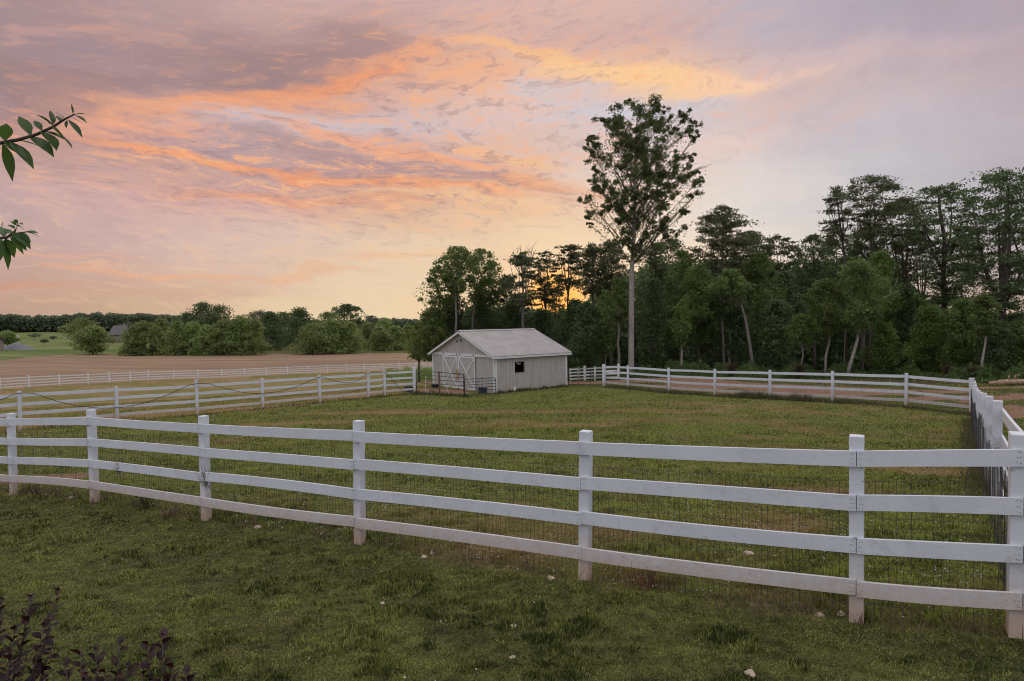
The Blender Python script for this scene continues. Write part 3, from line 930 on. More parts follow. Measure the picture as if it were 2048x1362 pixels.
# ------------------------------------------------------------------ fences
BT = [1.388, 1.043, .698, .353]; BH = .123


def lean_q(v):
    return Matrix.Rotation(v, 3, 'Y')


def fence(name, label, pts, group=None, ph=1.49, pw=.105, tops=BT, bh=BH, bt=.03, out=1, mat='paint', nails=False, mesh=0, mesh_dx=.05, mesh_dz=.1, wire_r=.0015,
          big=(), seed=0, skip_last=False, tall=()):
    rg = random.Random(seed)
    root = thing(name, label, 'fence', pts[0], group)
    o0 = Vector(pts[0]); M = MAT[mat]
    npst = len(pts)
    nrm = []
    for i in range(npst):
        d = pts[min(i + 1, npst - 1)] - pts[max(i - 1, 0)]
        nrm.append(Vector((-d.y, d.x, 0)).normalized() * out)
    tilt = [(rg.gauss(0, .008), rg.gauss(0, .008)) for _ in pts]
    for i, q in enumerate(pts):
        mb = MB()
        w = pw * (1.45 if i in big else 1); hh = ph + rg.gauss(0, .012) + (.12 if i in tall else 0)
        d = pts[min(i + 1, npst - 1)] - pts[max(i - 1, 0)]
        az = math.atan2(d.y, d.x)
        rot = Matrix.Rotation(az, 3, 'Z') @ Matrix.Rotation(tilt[i][0], 3, 'X') @ Matrix.Rotation(tilt[i][1], 3, 'Y')
        c = .004
        # chamfered square post with a slightly bevelled top, buried 0.3 m
        lv = [(-.3, w / 2), (0, w / 2), (.4, w / 2), (hh - .005, w / 2), (hh, w / 2 - .005)]
        vs = []; at = []; fs = []
        for z, s_ in lv:
            for sx, sy in ((-1, -1), (1, -1), (1, 1), (-1, 1)):
                sh_ = -nrm[i] * ((w - pw) / 2)
                vs.append(q - o0 + sh_ + rot @ Vector((sx * (s_ - c), sy * s_, z))); at.append(max(z, 0.))
                vs.append(q - o0 + sh_ + rot @ Vector((sx * s_, sy * (s_ - c), z))); at.append(max(z, 0.))
        order = [0, 2, 3, 5, 4, 6, 7, 1]
        for l in range(len(lv) - 1):
            for k in range(8):
                a_, b_ = order[k], order[(k + 1) % 8]
                fs.append((l * 8 + a_, l * 8 + b_, l * 8 + 8 + b_, l * 8 + 8 + a_))
        fs.append(tuple((len(lv) - 1) * 8 + k for k in order))
        mb.add(vs, fs, at)
        mb.build('post', M, root)
    for i in range(npst - 1):
        for bi, tz in enumerate(tops):
            mb = MB(); mb.mat(M)
            d = (pts[i + 1] - pts[i]); dh = Vector((d.x, d.y, 0)).normalized()
            off0 = nrm[i] if i else Vector((-d.y, d.x, 0)).normalized() * out
            nn = Vector((-d.y, d.x, 0)).normalized() * out
            e0 = rg.gauss(0, .006); e1 = rg.gauss(0, .006)
            zc = tz - bh / 2
            off = nn * (pw / 2 + bt / 2 + .001)
            g0 = .003 if i else -.05; g1 = .003 if i < npst - 2 else -.06
            p0 = pts[i] - o0 + off + Vector((0, 0, zc + e0)) + dh * g0
            p1 = pts[i + 1] - o0 + off + Vector((0, 0, zc + e1)) - dh * g1
            # slightly bowed board
            segs = 6; sag = rg.gauss(0, .008); bow = rg.gauss(0, .007)
            prev = p0
            sd = nn; ring = []
            at = []
            for s_ in range(segs + 1):
                f = s_ / segs
                q = p0.lerp(p1, f) + Vector((0, 0, -sag * 4 * f * (1 - f))) + nn * (bow * 4 * f * (1 - f))
                gz = zc
                cz = .004
                for (jn, jz) in ((-1, -1), (1, -1), (1, 1), (-1, 1)):
                    ring.append(q + nn * (jn * bt / 2) + Vector((0, 0, jz * bh / 2))); at.append(zc + jz * bh / 2)
            fs = []
            for s_ in range(segs):
                o_ = s_ * 4
                for k in range(4):
                    fs.append((o_ + k, o_ + (k + 1) % 4, o_ + 4 + (k + 1) % 4, o_ + 4 + k))
            fs.append((0, 3, 2, 1)); fs.append((segs * 4, segs * 4 + 1, segs * 4 + 2, segs * 4 + 3))
            mb.add(ring, fs, at)
            if nails:
                mb.mat(MAT['nail'])
                for pe, sg in ((p0, 1), (p1, -1)):
                    for dz in (-.038, .0, .038):
                        for dxn in (.018, .036):
                            q = pe + dh * (sg * (dxn + rg.gauss(0, .003))) + nn * (bt / 2 + .0012) + Vector((0, 0, dz + rg.gauss(0, .004)))
                            mb.box(q, .0045, .0045, .0045)
            mb.build('rail', M, root)
    if mesh:
        mb = MB()
        for i in range(npst - 1):
            d = pts[i + 1] - pts[i]; ln = math.hypot(d.x, d.y)
            nn = Vector((-d.y, d.x, 0)).normalized() * out
            off = -nn * (pw / 2 + .004)
            k = int(ln / mesh_dx)
            mh = mesh if not hasattr(mesh, '__call__') else None

            def top_at(f): return mesh if mh is not None else mesh(i + f)

            for j in range(k):
                f = (j + .5) / k
                q = pts[i] - o0 + d * f + off + nn * (.012 * math.sin(j * .7 + i))
                w_ = wire_r
                ht = top_at(f)
                dh = Vector((d.x, d.y, 0)).normalized() * w_
                j2 = Vector((rg.gauss(0, .004), rg.gauss(0, .004), 0))
                vs = [q + dh, q - dh * .5 + nn * w_, q - dh * .5 - nn * w_, q + dh + j2 + Vector((0, 0, ht)), q - dh * .5 + nn * w_ + j2 + Vector((0, 0, ht)), q - dh * .5 - nn * w_ + j2 + Vector((0, 0, ht))]
                mb.add(vs, [(0, 1, 4, 3), (1, 2, 5, 4), (2, 0, 3, 5)])
            z = .02
            while z < top_at(.5) + .001:
                pl = []
                for s_ in range(9):
                    f = s_ / 8
                    pl.append(pts[i] - o0 + d * f + off + Vector((0, 0, z + .006 * math.sin(s_ * 2.1 + z * 9))))
                mb.tube(pl, wire_r, 3, False)
                z += mesh_dz
        mb.build('wire_mesh', MAT['wire'], root)
    return root


fence('board_fence', 'near white four-board fence with wire mesh crossing the whole foreground', front_pts, 'white board fences', out=-1, nails=True, mesh=1.13, wire_r=.0019, big=(len(front_pts) - 2,), seed=1)
fence('board_fence', 'white four-board fence on the far side of the paddock, below the dark woods', back_pts, 'white board fences', out=1, mesh=.85, mesh_dx=.1, mesh_dz=.15, wire_r=.0022,
      big=(0, len(back_pts) - 1), seed=2)
fence('board_fence', 'white fence seen end-on at the right edge, clad in dark wire netting', [back_pts[-1]] + right_pts + [corner + Vector((.10, .13, 0))], 'white board fences', out=1, mesh=lambda f: .98 + .12 * math.sin(f * 2.3) + .05 * math.sin(f * 9.1),
      mesh_dx=.07, mesh_dz=.12, wire_r=.0015, seed=3)
fence('board_fence', 'white fence with a black hose draped along it, running left to the barn gate', mid_pts, 'white board fences', out=1, seed=4, tall=(4, 9), big=(9,))
far_root = fence('board_fence', 'most distant white fence, along the edge of the brown field', far_pts, 'white board fences', ph=1.5, pw=.13, tops=[1.36, 1.02, .68, .36], bh=.13, out=1, mat='paint_far', seed=5)
pen = [G(1141, 51.5), G(1157, 51.5), G(1170, 51.), G(1190, 50.8), G(1206, 50.4), G(1237, 50.)]
fence('board_fence', 'short white fence beside the tall tree trunk, behind the gate right of the barn', pen, 'white board fences', out=1, mat='paint_far', seed=6, ph=1.1, tops=[1.03, .775, .52, .265], bh=.10, tall=(2, 5), big=(2, 5))
pen2 = [pen[-1] + Vector((.25, -.25, 0)), back_pts[0] + Vector((.2, .35, 0))]
MBX = MB()

# black hose draped over the middle fence
hp = [(-60, 806), (0, 800), (14, 795), (25, 788.5), (45, 786), (65, 786.5), (80, 790.5), (110, 801), (150, 811), (200, 816.5), (245, 815), (290, 806), (340, 788), (378, 770), (398, 766.5), (420, 768),
      (450, 777), (490, 785.5), (520, 787.5), (560, 783), (600, 771), (634, 755), (645, 753.5), (655, 757.5), (685, 765), (712, 764), (735, 747), (750, 744.5), (768, 744), (775, 748), (792, 768), (810, 787), (814, 796)]
pp = [P(x, y, Zmid(x) - .09) for x, y in hp]
g0 = Vector((pp[0].x, pp[0].y, pp[0].z))
mb = MB(); mb.tube([q - g0 for q in pp], .013, 6)
o = mb.build('hose', MAT['hose'], None, True); o.location = g0
tag(o, 'long black hose hanging in loops along the white fence left of the barn', 'hose')

# thin electric wire inside the near fence
wp = [front_pts[i] + Vector((.05, .16, 1.24 + .05 * (i - 8))) for i in range(8, len(front_pts))]
mb = MB()
pl = [corner + Vector((-.12, .09, 1.36)), front_pts[-3] + Vector((.9, .15, 1.345)), front_pts[-3] + Vector((.1, .10, 1.32))]
mb.tube([q - pl[0] for q in pl], .0016, 4)
o = mb.build('electric_wire', MAT['rod'], None); o.location = pl[0]
tag(o, 'thin pale electric wire strung just above the top board of the near fence at right', 'wire')

# ------------------------------------------------------------------ barn (local x along the long side, y along the gable, z up)
u = (RIGHTC - NEAR); u.z = 0; BL = u.length; u.normalize()
BW = 7.75; WH = 2.50; RISE = 1.53
barn = thing('barn', 'small grey barn with white crossbuck double doors and a ribbed metal roof', 'barn', (NEAR.x, NEAR.y, BZ), None, math.atan2(u.y, u.x))
SD = MAT['siding']


def roof_z(y): return WH + RISE * (1 - abs(y - BW / 2) / (BW / 2))


def plank_wall(name, a, b, fixed, axis, ztop, holes=()):
    """vertical grooved boards from a to b; axis 'x' (runs along x at y=fixed) or 'y'; outer face towards negative side when fixed == 0"""
    mb = MB()
    pw_ = .203; k = int(round((b - a) / pw_)); pw_ = (b - a) / k
    sgn = -1 if fixed < .5 else 1

    def bx(s0, s1, z0a, z1a, z1b, d0, d1):
        vs = []; at = []
        for s_, z1 in ((s0, z1a), (s1, z1b)):
            for dd in (d0, d1):
                for z in (z0a, z1):
                    q = (s_, fixed + sgn * dd, z) if axis == 'x' else (fixed + sgn * dd, s_, z)
                    vs.append(q); at.append(z + .15)
        mb.add(vs, [(0, 1, 3, 2), (4, 6, 7, 5), (0, 4, 5, 1), (2, 3, 7, 6), (1, 5, 7, 3), (0, 2, 6, 4)], at)
    for i in range(k):
        s0 = a + i * pw_; s1 = s0 + pw_
        segs = [(s0 + .014, s1 - .014, .035), (s1 - .014, s1 + .014 if i < k - 1 else s1, .02)]
        if i == 0: segs.insert(0, (s0, s0 + .014, .008))
        for (p0, p1, dp) in segs:
            zt0, zt1 = ztop(p0), ztop(p1)
            spans = [(-.25, None)]
            for (ha, hb, hz0, hz1) in holes:
                if p1 > ha + .001 and p0 < hb - .001:
                    spans = [(-.25, hz0), (hz1, None)]
            for (z0, z1) in spans:
                bx(p0, p1, z0, z1 if z1 is not None else zt0, z1 if z1 is not None else zt1, -.03, dp)
    return mb.build(name, SD, barn)


WIN = (1.66, 2.44, 1.27, 1.99)
plank_wall('side_wall', 0.04, BL - .04, 0, 'x', lambda s: WH - .02, [WIN])
plank_wall('side_wall', 0.04, BL - .04, BW, 'x', lambda s: WH - .02)
plank_wall('gable_wall', 0.075, BW - .075, 0, 'y', lambda s: roof_z(s) - .06)
plank_wall('gable_wall', 0.075, BW - .075, BL, 'y', lambda s: roof_z(s) - .06)
mb = MB().box((BL / 2, BW / 2, -.02), BL - .1, BW - .1, .06)
mb.box((BL * .62, BW * .5, .9), .08, 4.2, 1.8).box((3.3, 1.9, 1.1), .12, .12, 2.3)
mb.build('interior', MAT['inside'], barn)
mb = MB().box((2.22, .30, 1.84), .30, .20, .07)
MAT['shelf'] = simple_mat('pale_shelf', (.7, .68, .64), .8)
mb.build('shelf', MAT['shelf'], barn)
MB().box((2.10, .28, 1.91), .16, .08, .07).build('shelf_box', MAT['shelf'], barn)
# window: frame, right-hand casing of raw timber
mb = MB()
mb.box((WIN[1] + .035, -.03, (WIN[2] + WIN[3]) / 2), .07, .05, WIN[3] - WIN[2] + .1).box(((WIN[0] + WIN[1]) / 2, -.03, WIN[2] - .035), WIN[1] - WIN[0], .05, .05)
w_ = mb.build('window_frame', MAT['wood'], barn)
w_['label'] = 'raw timber casing of the open barn window'
# corner boards
for cx_, cy_ in ((0, 0), (0, BW), (BL, 0), (BL, BW)):
    mb = MB()
    sx = -1 if cx_ == 0 else 1; sy = -1 if cy_ == 0 else 1
    for (bx_, by_, lx, ly) in ((cx_ + sx * .05, cy_ - sy * .055, .03, .16), (cx_ - sx * .055, cy_ + sy * .05, .16 + .018, .03)):
        mb.box((bx_, by_, WH / 2 - .1), lx, ly, WH + .12, None, [-.1, WH, -.1, WH, -.1, WH, -.1, WH])
    mb.build('corner_board', MAT['trim'], barn)
# sliding door track across the gable
mb = MB().box((-.075, BW / 2 - .05, WH - .075), .07, BW - .30, .15)
mb.build('door_track', MAT['trim'], barn)
mb = MB()
for y in (.18, 2.3, 4.0, 4.35, 6.1): mb.box((-.125, y, WH - .05), .03, .06, .10)
mb.build('door_hanger', MAT['lamp'], barn)


def barn_door(y0, y1):
    z0, z1 = .04, WH - .18
    d = MB(); k = 10; w = (y1 - y0) / k
    for i in range(k):
        d.box((-.085, y0 + (i + .5) * w, (z0 + z1) / 2), .04, w - .018, z1 - z0, None, None)
        d.box((-.080, y0 + (i + .5) * w, (z0 + z1) / 2), .03, w, z1 - z0)
    d.a = [v[2] + .2 for v in d.v]
    o_ = d.build('door', SD, barn)
    tm = MB()
    X = -.118
    tw = .115
    tm.box((X, y0 + tw / 2, (z0 + z1) / 2), .028, tw, z1 - z0)
    tm.box((X, y1 - tw / 2, (z0 + z1) / 2), .028, tw, z1 - z0)
    tm.box((X, (y0 + y1) / 2, z1 - tw / 2), .028, y1 - y0 - 2 * tw, tw)
    tm.box((X, (y0 + y1) / 2, z0 + tw / 2), .028, y1 - y0 - 2 * tw, tw)
    a_ = Vector((X + .002, y0 + tw, z0 + tw)); b_ = Vector((X + .002, y1 - tw, z1 - tw))
    c_ = Vector((X - .003, y0 + tw, z1 - tw)); d_ = Vector((X - .003, y1 - tw, z0 + tw))
    tm.bar(a_, b_, .022, .095, Vector((-1, 0, 0)).cross(b_ - a_)); tm.bar(c_, d_, .022, .095, Vector((-1, 0, 0)).cross(d_ - c_))
    tm.a = [v[2] + .12 for v in tm.v]
    tm.build('crossbuck_trim', MAT['trim'], o_)


barn_door(2.12, 4.16)
barn_door(4.25, 6.20)
mb = MB().box((-.16, 4.28, 1.02), .04, .30, .72).box((-.19, 4.1, 1.1), .03, .5, .08)
o = mb.build('door_latch', MAT['wood'], barn)
# roof: two ribbed steel slopes with ridge cap, fascia and rake boards
OV = .28; GO = .30
sl = math.hypot(BW / 2, RISE)
for sgn in (-1, 1):
    mb = MB()
    k = 29; x0 = -GO; x1 = BL + GO; st = (x1 - x0) / k
    prof_ = []
    for i in range(k):
        b0 = x0 + i * st
        prof_ += [(b0, .0), (b0 + st * .62, .0), (b0 + st * .72, .05), (b0 + st * .90, .05)]
    prof_.append((x1, .0))
    ee = (BW / 2 + OV); drop = RISE * OV / (BW / 2)
    vs = []; fs = []
    for (px_, dz) in prof_:
        for thick in (0, -.03):
            vs.append((px_, BW / 2 + sgn * .02, WH + RISE + .05 + dz + thick)); vs.append((px_, BW / 2 + sgn * ee, WH - drop + .05 + dz + thick))
    for i in range(len(prof_) - 1):
        o_ = i * 4
        fs += [(o_, o_ + 1, o_ + 5, o_ + 4), (o_ + 2, o_ + 6, o_ + 7, o_ + 3), (o_ + 1, o_ + 3, o_ + 7, o_ + 5), (o_, o_ + 4, o_ + 6, o_ + 2)]
    mb.add(vs, fs)
    rf = mb.build('roof', MAT['roof'], barn)
    mb = MB()
    yo = BW / 2 + sgn * (ee - .012)
    mb.box(((x0 + x1) / 2, yo, WH - drop - .045), x1 - x0 - .02, .026, .12, None, [1.] * 8)
    mb.build('fascia', MAT['trim'], rf)
    for xe in (x0 + .014, x1 - .014):
        mb = MB()
        q0 = Vector((xe, BW / 2 + sgn * (ee - .03), WH - drop - .055)); q1 = Vector((xe, BW / 2 + sgn * .003, WH + RISE - .04))
        mb.bar(q0, q1, .03, .14)
        mb.a = [1.] * len(mb.v)
        mb.build('rake_board', MAT['trim'], rf)
    mb = MB()
    q0 = Vector(((x0 + x1) / 2, BW / 2 + sgn * (ee - .04), WH - drop - .04)); q1 = Vector(((x0 + x1) / 2, BW / 2 + sgn * .005, WH + RISE - .025))
    mb.bar(q0, q1, x1 - x0 - .08, .02)
    mb.build('soffit', MAT['trim'], rf)
mb = MB()
for sgn in (-1, 1):
    mb.bar(Vector(((-GO), BW / 2 + sgn * .085, WH + RISE + .075)), Vector((BL + GO, BW / 2 + sgn * .085, WH + RISE + .075)), .19, .018,
           Vector((0, sgn * RISE, BW / 2)).normalized())
mb.build('ridge_cap', MAT['roof'], barn)
# gooseneck lamp on the gable
mb = MB()
mb.tube([(-.05, 3.85, WH + .92), (-.14, 3.85, WH + 1.0), (-.30, 3.85, WH + .99), (-.40, 3.85, WH + .93)], .016, 6)
mb.tube([(-.40, 3.85, WH + .96), (-.40, 3.85, WH + .88), (-.40, 3.85, WH + .80)], [.04, .06, .13], 10)
mb.box((-.05, 3.85, WH + .92), .04, .14, .14)
mb.build('wall_lamp', MAT['lamp'], barn)

# ------------------------------------------------------------------ gates and yard clutter by the barn
def rel(pts, g): return [q - g for q in pts]


def panel(name, label, x0, x1, Z0, Z1, height, bars, cat='gate', rounded=False, uprights=(0, .5, 1), r=.021, lift=.12, mat='gate', group=None):
    a_ = G(x0, Z0); b_ = G(x1, Z1)
    root = thing(name, label, cat, a_, group)
    b_ = b_ - a_
    up = Vector((0, 0, 1))
    d = Vector((b_.x, b_.y, b_.z)); dn = d.normalized()
    fr = MB()
    if rounded:
        k = .16
        pts = []
        cs = [(0, lift), (d.length, lift), (d.length, height), (0, height)]
        for ci, (sx, sz) in enumerate(cs):
            for j in range(5):
                th_ = math.pi + ci * math.pi / 2 + j * math.pi / 8
                ox = k if ci in (0, 3) else -k; oz = k if ci in (0, 1) else -k
                pts.append(dn * (sx + ox + k * math.cos(th_)) + up * (sz + oz + k * math.sin(th_)))
        pts.append(pts[0])
        fr.tube(pts, r, 8)
    else:
        for f in (0, 1): fr.tube([d * f + up * (lift - .05), d * f + up * height], r, 8)
        fr.tube([up * height, d + up * height], r, 8); fr.tube([up * lift, d + up * lift], r, 8)
    fr.build('gate_frame', MAT[mat], root, True)
    for i in range(1, bars - 1):
        z = lift + (height - lift) * (i / (bars - 1)) ** .9
        MB().tube([up * z, d + up * z], r * .8, 6).build('gate_bar', MAT[mat], root, True)
    for f in uprights:
        if 0 < f < 1: MB().tube([d * f + up * lift, d * f + up * height], r * .8, 6).build('upright', MAT[mat], root, True)
    return root


panel('metal_gate', 'dark steel pipe panel between the white fence end and the barn yard corner', 833, 928, 39.0, 40.3, 1.42, 6, uprights=(.49,), r=.024)
panel('metal_gate', 'round-cornered green-grey tube gate reaching to the near corner of the barn', 929.5, 992, 40.3, 41.6, 1.10, 6, rounded=True, uprights=(.42, .55), r=.026)
panel('metal_gate', 'low wire-thin gate right of the barn, in front of the short white fence', 1137, 1208, 46.5, 42.9, 1.25, 6, uprights=(.3, .64), r=.017)


def post(name, label, x, Z, h_, r, mat, cat='post', lean=(0, 0)):
    g = G(x, Z)
    mb = MB()
    mb.tube([(0, 0, -.25), (lean[0] * .5, lean[1] * .5, h_ * .5), (lean[0], lean[1], h_)], [r, r, r * .95], 6)
    if mat == 'tpost':
        for i in range(7): mb.box((lean[0] * i / 8, -r, .25 + i * h_ / 8), r * 1.2, r, .03)
    o_ = mb.build(name, MAT[mat], None); o_.location = g
    return tag(o_, label, cat)


post('steel_post', 'rusty brown steel post in the middle of the dark pipe panel', 878.5, 39.4, 1.5, .04, 'tpost')
post('steel_post', 'dark steel post where the pipe panel meets the tube gate', 928.5, 40.15, 1.45, .045, 'lamp')
post('fence_stake', 'leaning white stake behind the left half of the pipe panel', 850.5, 40.2, 1.1, .020, 'rod', 'stake', (.06, 0))
post('fence_stake', 'short white stake tilted towards the barn behind the pipe panel', 898, 40.4, .55, .022, 'rod', 'stake', (-.13, 0))


def tub(name, label, x, Z, w, h_, mat, cat='tub'):
    g = G(x, Z)
    root = thing(name, label, cat, g)
    mb = MB(); n = 20
    prof_ = [(.82, 0), (.9, h_ * .5), (.96, h_ * .93), (1.06, h_ * .95), (1.06, h_), (.96, h_), (.9, h_ * .9), (.78, .05)]
    vs = []; fs = []
    for (r, z) in prof_:
        for k in range(n):
            th_ = 2 * math.pi * k / n
            vs.append((math.cos(th_) * r * w / 2, math.sin(th_) * r * w / 2 * .8, z))
    for i in range(len(prof_) - 1):
        for k in range(n):
            fs.append((i * n + k, i * n + (k + 1) % n, (i + 1) * n + (k + 1) % n, (i + 1) * n + k))
    fs.append(tuple((len(prof_) - 1) * n + k for k in range(n)))
    mb.add(vs, fs); mb.build('tub_body', MAT[mat], root, True)
    hd = MB()
    for s_ in (-1, 1): hd.tube([(s_ * w * .53, -.06, h_ * .85), (s_ * w * .60, -.03, h_ * .7), (s_ * w * .60, .03, h_ * .7), (s_ * w * .53, .06, h_ * .85)], .012, 5)
    hd.build('handle', MAT['lamp'], root)
    return root


tub('water_tub', 'blue plastic water tub on the ground beside the tube gate', 966, 42.3, .62, .40, 'tub')
tub('water_tub', 'blue plastic tub behind the last boards of the white fence', 818, 40.6, .62, .36, 'tub')
tub('feed_pan', 'low black feed pan on the red dirt by the barn corner', 870, 46.0, .55, .22, 'hose', 'pan')
# white jug at the foot of the side wall
g = G(1028, 43.1)
mb = MB(); mb.tube([(0, 0, 0), (0.01, 0, .05), (.05, 0, .22), (.08, 0, .30), (.10, 0, .36)], [.06, .085, .085, .04, .03], 10)
o = mb.build('plastic_jug', MAT['rod'], None, True); o.location = g
tag(o, 'white plastic jug leaning at the foot of the barn side wall', 'jug')

# stones
def rock(x, y, Z, s, label):
    g = G(x, Z)
    rg = np.random.default_rng(int(x * 7 + y))
    import bmesh
    bm = bmesh.new(); bmesh.ops.create_icosphere(bm, subdivisions=3, radius=1)
    ph = rg.uniform(0, 9, 3)
    for v in bm.verts:
        n_ = float(fbm(v.co.x * 1.1 + ph[0], v.co.y * 1.1 + v.co.z * .9 + ph[1], 5, 3)) - .5
        q = v.co * (1 + .75 * n_)
        for ax in (Vector((.6, .5, .62)).normalized(), Vector((-.7, .3, .64)).normalized(), Vector((.1, -.85, .5)).normalized()):
            dd = q.dot(ax) - .72
            if dd > 0: q -= ax * dd * .85
        v.co = Vector((q.x * s, q.y * s * .8, q.z * s * .62 + s * .22))
    me = D.meshes.new('stone'); bm.to_mesh(me); bm.free()
    me.materials.append(MAT['rock'])
    o_ = D.objects.new('stone', me); COL.objects.link(o_); o_.location = g - Vector((0, 0, s * .28)); o_.rotation_euler = (0, 0, rg.uniform(0, 6))
    tag(o_, label, 'stone', 'stones in the yard grass')


def Zg(x, y):
    """depth at which photograph pixel (x, y) meets the ground"""
    lo, hi = 2.5, 60
    for _ in range(40):
        m_ = (lo + hi) / 2
        if P(x, y, m_).z > h1(P(x, y, m_).x, m_): lo = m_
        else: hi = m_
    return lo


for x, y, s, lb in ((1102, 1158, .058, 'pale angular stone left of the post in the middle of the near fence'),
                    (847, 1115, .055, 'grey-brown stone in the grass between two middle posts of the near fence'),
                    (864, 1107, .045, 'small stone just behind the grey-brown one near the fence foot'),
                    (1640, 1232, .055, 'pale stone left of the right-hand fence post foot'),
                    (1682, 1229, .05, 'flat tan stone touching the right-hand fence post foot'),
                    (515, 1055, .06, 'tan stone in the bare strip right of the third post from the left'),
                    (143, 996, .06, 'flat brown stone by the foot of the second fence post from the left'),
                    (1029, 1253, .045, 'half-buried brown stone in the middle of the open lawn'),
                    (1026, 1316, .035, 'small orange-tan stone low in the lawn, straight below the half-buried one'),
                    (1500, 1348, .055, 'mossy tan stone at the bottom edge of the lawn, right of centre'),
                    (1497, 1108, .07, 'reddish stone inside the paddock behind the third board'),
                    (765, 1206, .022, 'tiny white pebble alone in the lawn left of centre')):
    rock(x, y, Zg(x, y), s, lb)

# dry stems caught on the near fence
def stems(x, y, Z, label, n=26, h_=.26, seed=1, name='dry_weed'):
    rg = np.random.default_rng(seed)
    c = P(x, y, Z - .085)
    mb = MB()
    for i in range(n):
        a_ = Vector((rg.normal(0, .035), rg.normal(0, .012), -h_ * rg.uniform(.2, .8)))
        b_ = a_ + Vector((rg.normal(.04, .09), rg.normal(-.02, .025), h_ * rg.uniform(.5, 1.2)))
        m_ = a_.lerp(b_, .5) + Vector((rg.normal(0, .03), rg.normal(-.01, .01), .01))
        mb.tube([a_, m_, b_], [.0028, .002, .001], 3, False)
    o_ = mb.build(name, MAT['nail'], None); o_.location = c
    return tag(o_, label, 'dry weed')


stems(236, 934, Zfront(236) - .02, 'dark dry stems caught on the third board between the two left-hand posts', 26, .22, 3)
stems(412, 952, Zfront(412) - .02, 'tangle of dark dry stems hanging on the third post from the left', 34, .30, 5)
for i, (x, y, lb) in enumerate(((60, 968, 'dry brown weed stalks by the leftmost fence post'), (1300, 1165, 'rusty red-brown weed tuft right of the middle post foot'),
                                (290, 985, 'dark weed tuft under the bottom board left of the third post'))):
    rg = np.random.default_rng(50 + i)
    Zz = Zfront(x) + .05; c = G(x, Zz); mb = MB()
    for k in range(70):
        a_ = Vector((rg.normal(0, .10), rg.normal(0, .07), -.02)); L_ = rg.uniform(.10, .34)
        b_ = a_ + Vector((rg.normal(0, .07), rg.normal(0, .06), L_)); m_ = a_.lerp(b_, .5) + Vector((0, 0, .02))
        mb.tube([a_, m_, b_], [.0035, .0028, .001], 3, False)
    o = mb.build('weed_tuft', simple_mat('weed_stalk', ((.10, .065, .05), (.15, .07, .04), (.06, .045, .035))[i], .9), None); o.location = c
    tag(o, lb, 'weed')

# fallen logs at the wood's edge, far right
for i, (x, Z, ln, a_, lb) in enumerate(((2030, 38, 3.2, .1, 'pale fallen log lying at the wood edge beyond the right-hand fence'), (2044, 39, 2.4, -.25, 'shorter weathered log lying behind the pale fallen log'))):
    g = G(x, Z)
    mb = MB(); mb.tube([(-ln / 2, 0, .16), (-ln * .2, .05, .19), (ln * .2, -.04, .2), (ln / 2, .03, .26)], [.14, .16, .15, .10], 8)
    for k in range(3): mb.tube([(-.4 + k * .5, 0, .25), (-.3 + k * .55, .1, .55), (-.1 + k * .6, .15, .7)], [.05, .035, .012], 5)
    o = mb.build('fallen_log', MAT['shavings'], None, True); o.location = g; o.rotation_euler = (0, 0, a_)
    tag(o, lb, 'log')

# ------------------------------------------------------------------ near plants: a crape myrtle whose shoots enter at the left, and a red-leaved shrub
def leaf_blades(mb, base, dirv, L_, W_, droop=.25, fold=.12, rg=random):
    """one real leaf: pointed oval, folded along its rib and drooping"""
    d = Vector(dirv).normalized(); up = Vector((0, 0, 1))
    s_ = d.cross(up)
    s_ = s_.normalized() if s_.length > .05 else Vector((1, 0, 0))
    nn = s_.cross(d).normalized()
    roll = rg.uniform(-.7, .7)
    s_ = s_ * math.cos(roll) + nn * math.sin(roll); nn = s_.cross(d).normalized()
    prof_ = [(0, .04), (.12, .40), (.30, .88), (.48, 1.), (.68, .80), (.86, .36), (1., .01)]
    vs = []; fs = []
    for (f, w) in prof_:
        c = Vector(base) + d * (f * L_) - Vector((0, 0, 1)) * (droop * L_ * f * f)
        for k in (-1, 0, 1):
            vs.append(c + s_ * (k * w * W_ / 2) + nn * (abs(k) * fold * w * W_))
    for i in range(len(prof_) - 1):
        for k in range(2):
            fs.append((i * 3 + k, i * 3 + k + 1, i * 3 + 4 + k, i * 3 + 3 + k))
    mb.add(vs, fs, [0] * len(vs))


def finish_leaves(name, mb, mat, parent):
    o_ = mb.build(name, MAT[mat], parent, True)
    n_ = len(o_.data.vertices)
    at = o_.data.attributes.new('tint', 'FLOAT', 'POINT')
    per = np.repeat(rng.uniform(.1, .8, n_ // 21 + 1), 21)[:n_]
    at.data.foreach_set('value', per.astype(np.float32))
    return o_


TRZ = 2.0
tg = Vector((-2.75, 2.05, h1(-2.75, 2.05)))
myr = thing('crape_myrtle', 'young green-leaved tree whose two leafy shoots reach in from the left edge', 'tree', tg)
lead = [Vector((-2.75, 2.05, tg.z - .2)) - tg, Vector((-2.7, 2.03, 1.2)) - tg, Vector((-2.66, 2.06, 2.3)) - tg, Vector((-2.6, 2.05, 3.3)) - tg, Vector((-2.5, 2.1, 3.9)) - tg]
MB().tube(lead, [.035, .03, .024, .015, .005], 8).build('trunk', MAT['bark_grey'], myr, True)
rgn_ = random.Random(4)
shoot1 = [Vector((-2.65, 2.05, 2.72)), P(-120, 300, TRZ), P(0, 286, TRZ), P(35, 280, TRZ), P(75, 268, TRZ), P(105, 254, TRZ), P(130, 238, TRZ), P(150, 228, TRZ)]
sb = MB(); sb.tube(rel(shoot1, tg), [.011, .009, .0055, .005, .0045, .004, .0032, .002], 6)
sb.build('branch', MAT['bark_dark'], myr, True)
lm = MB()
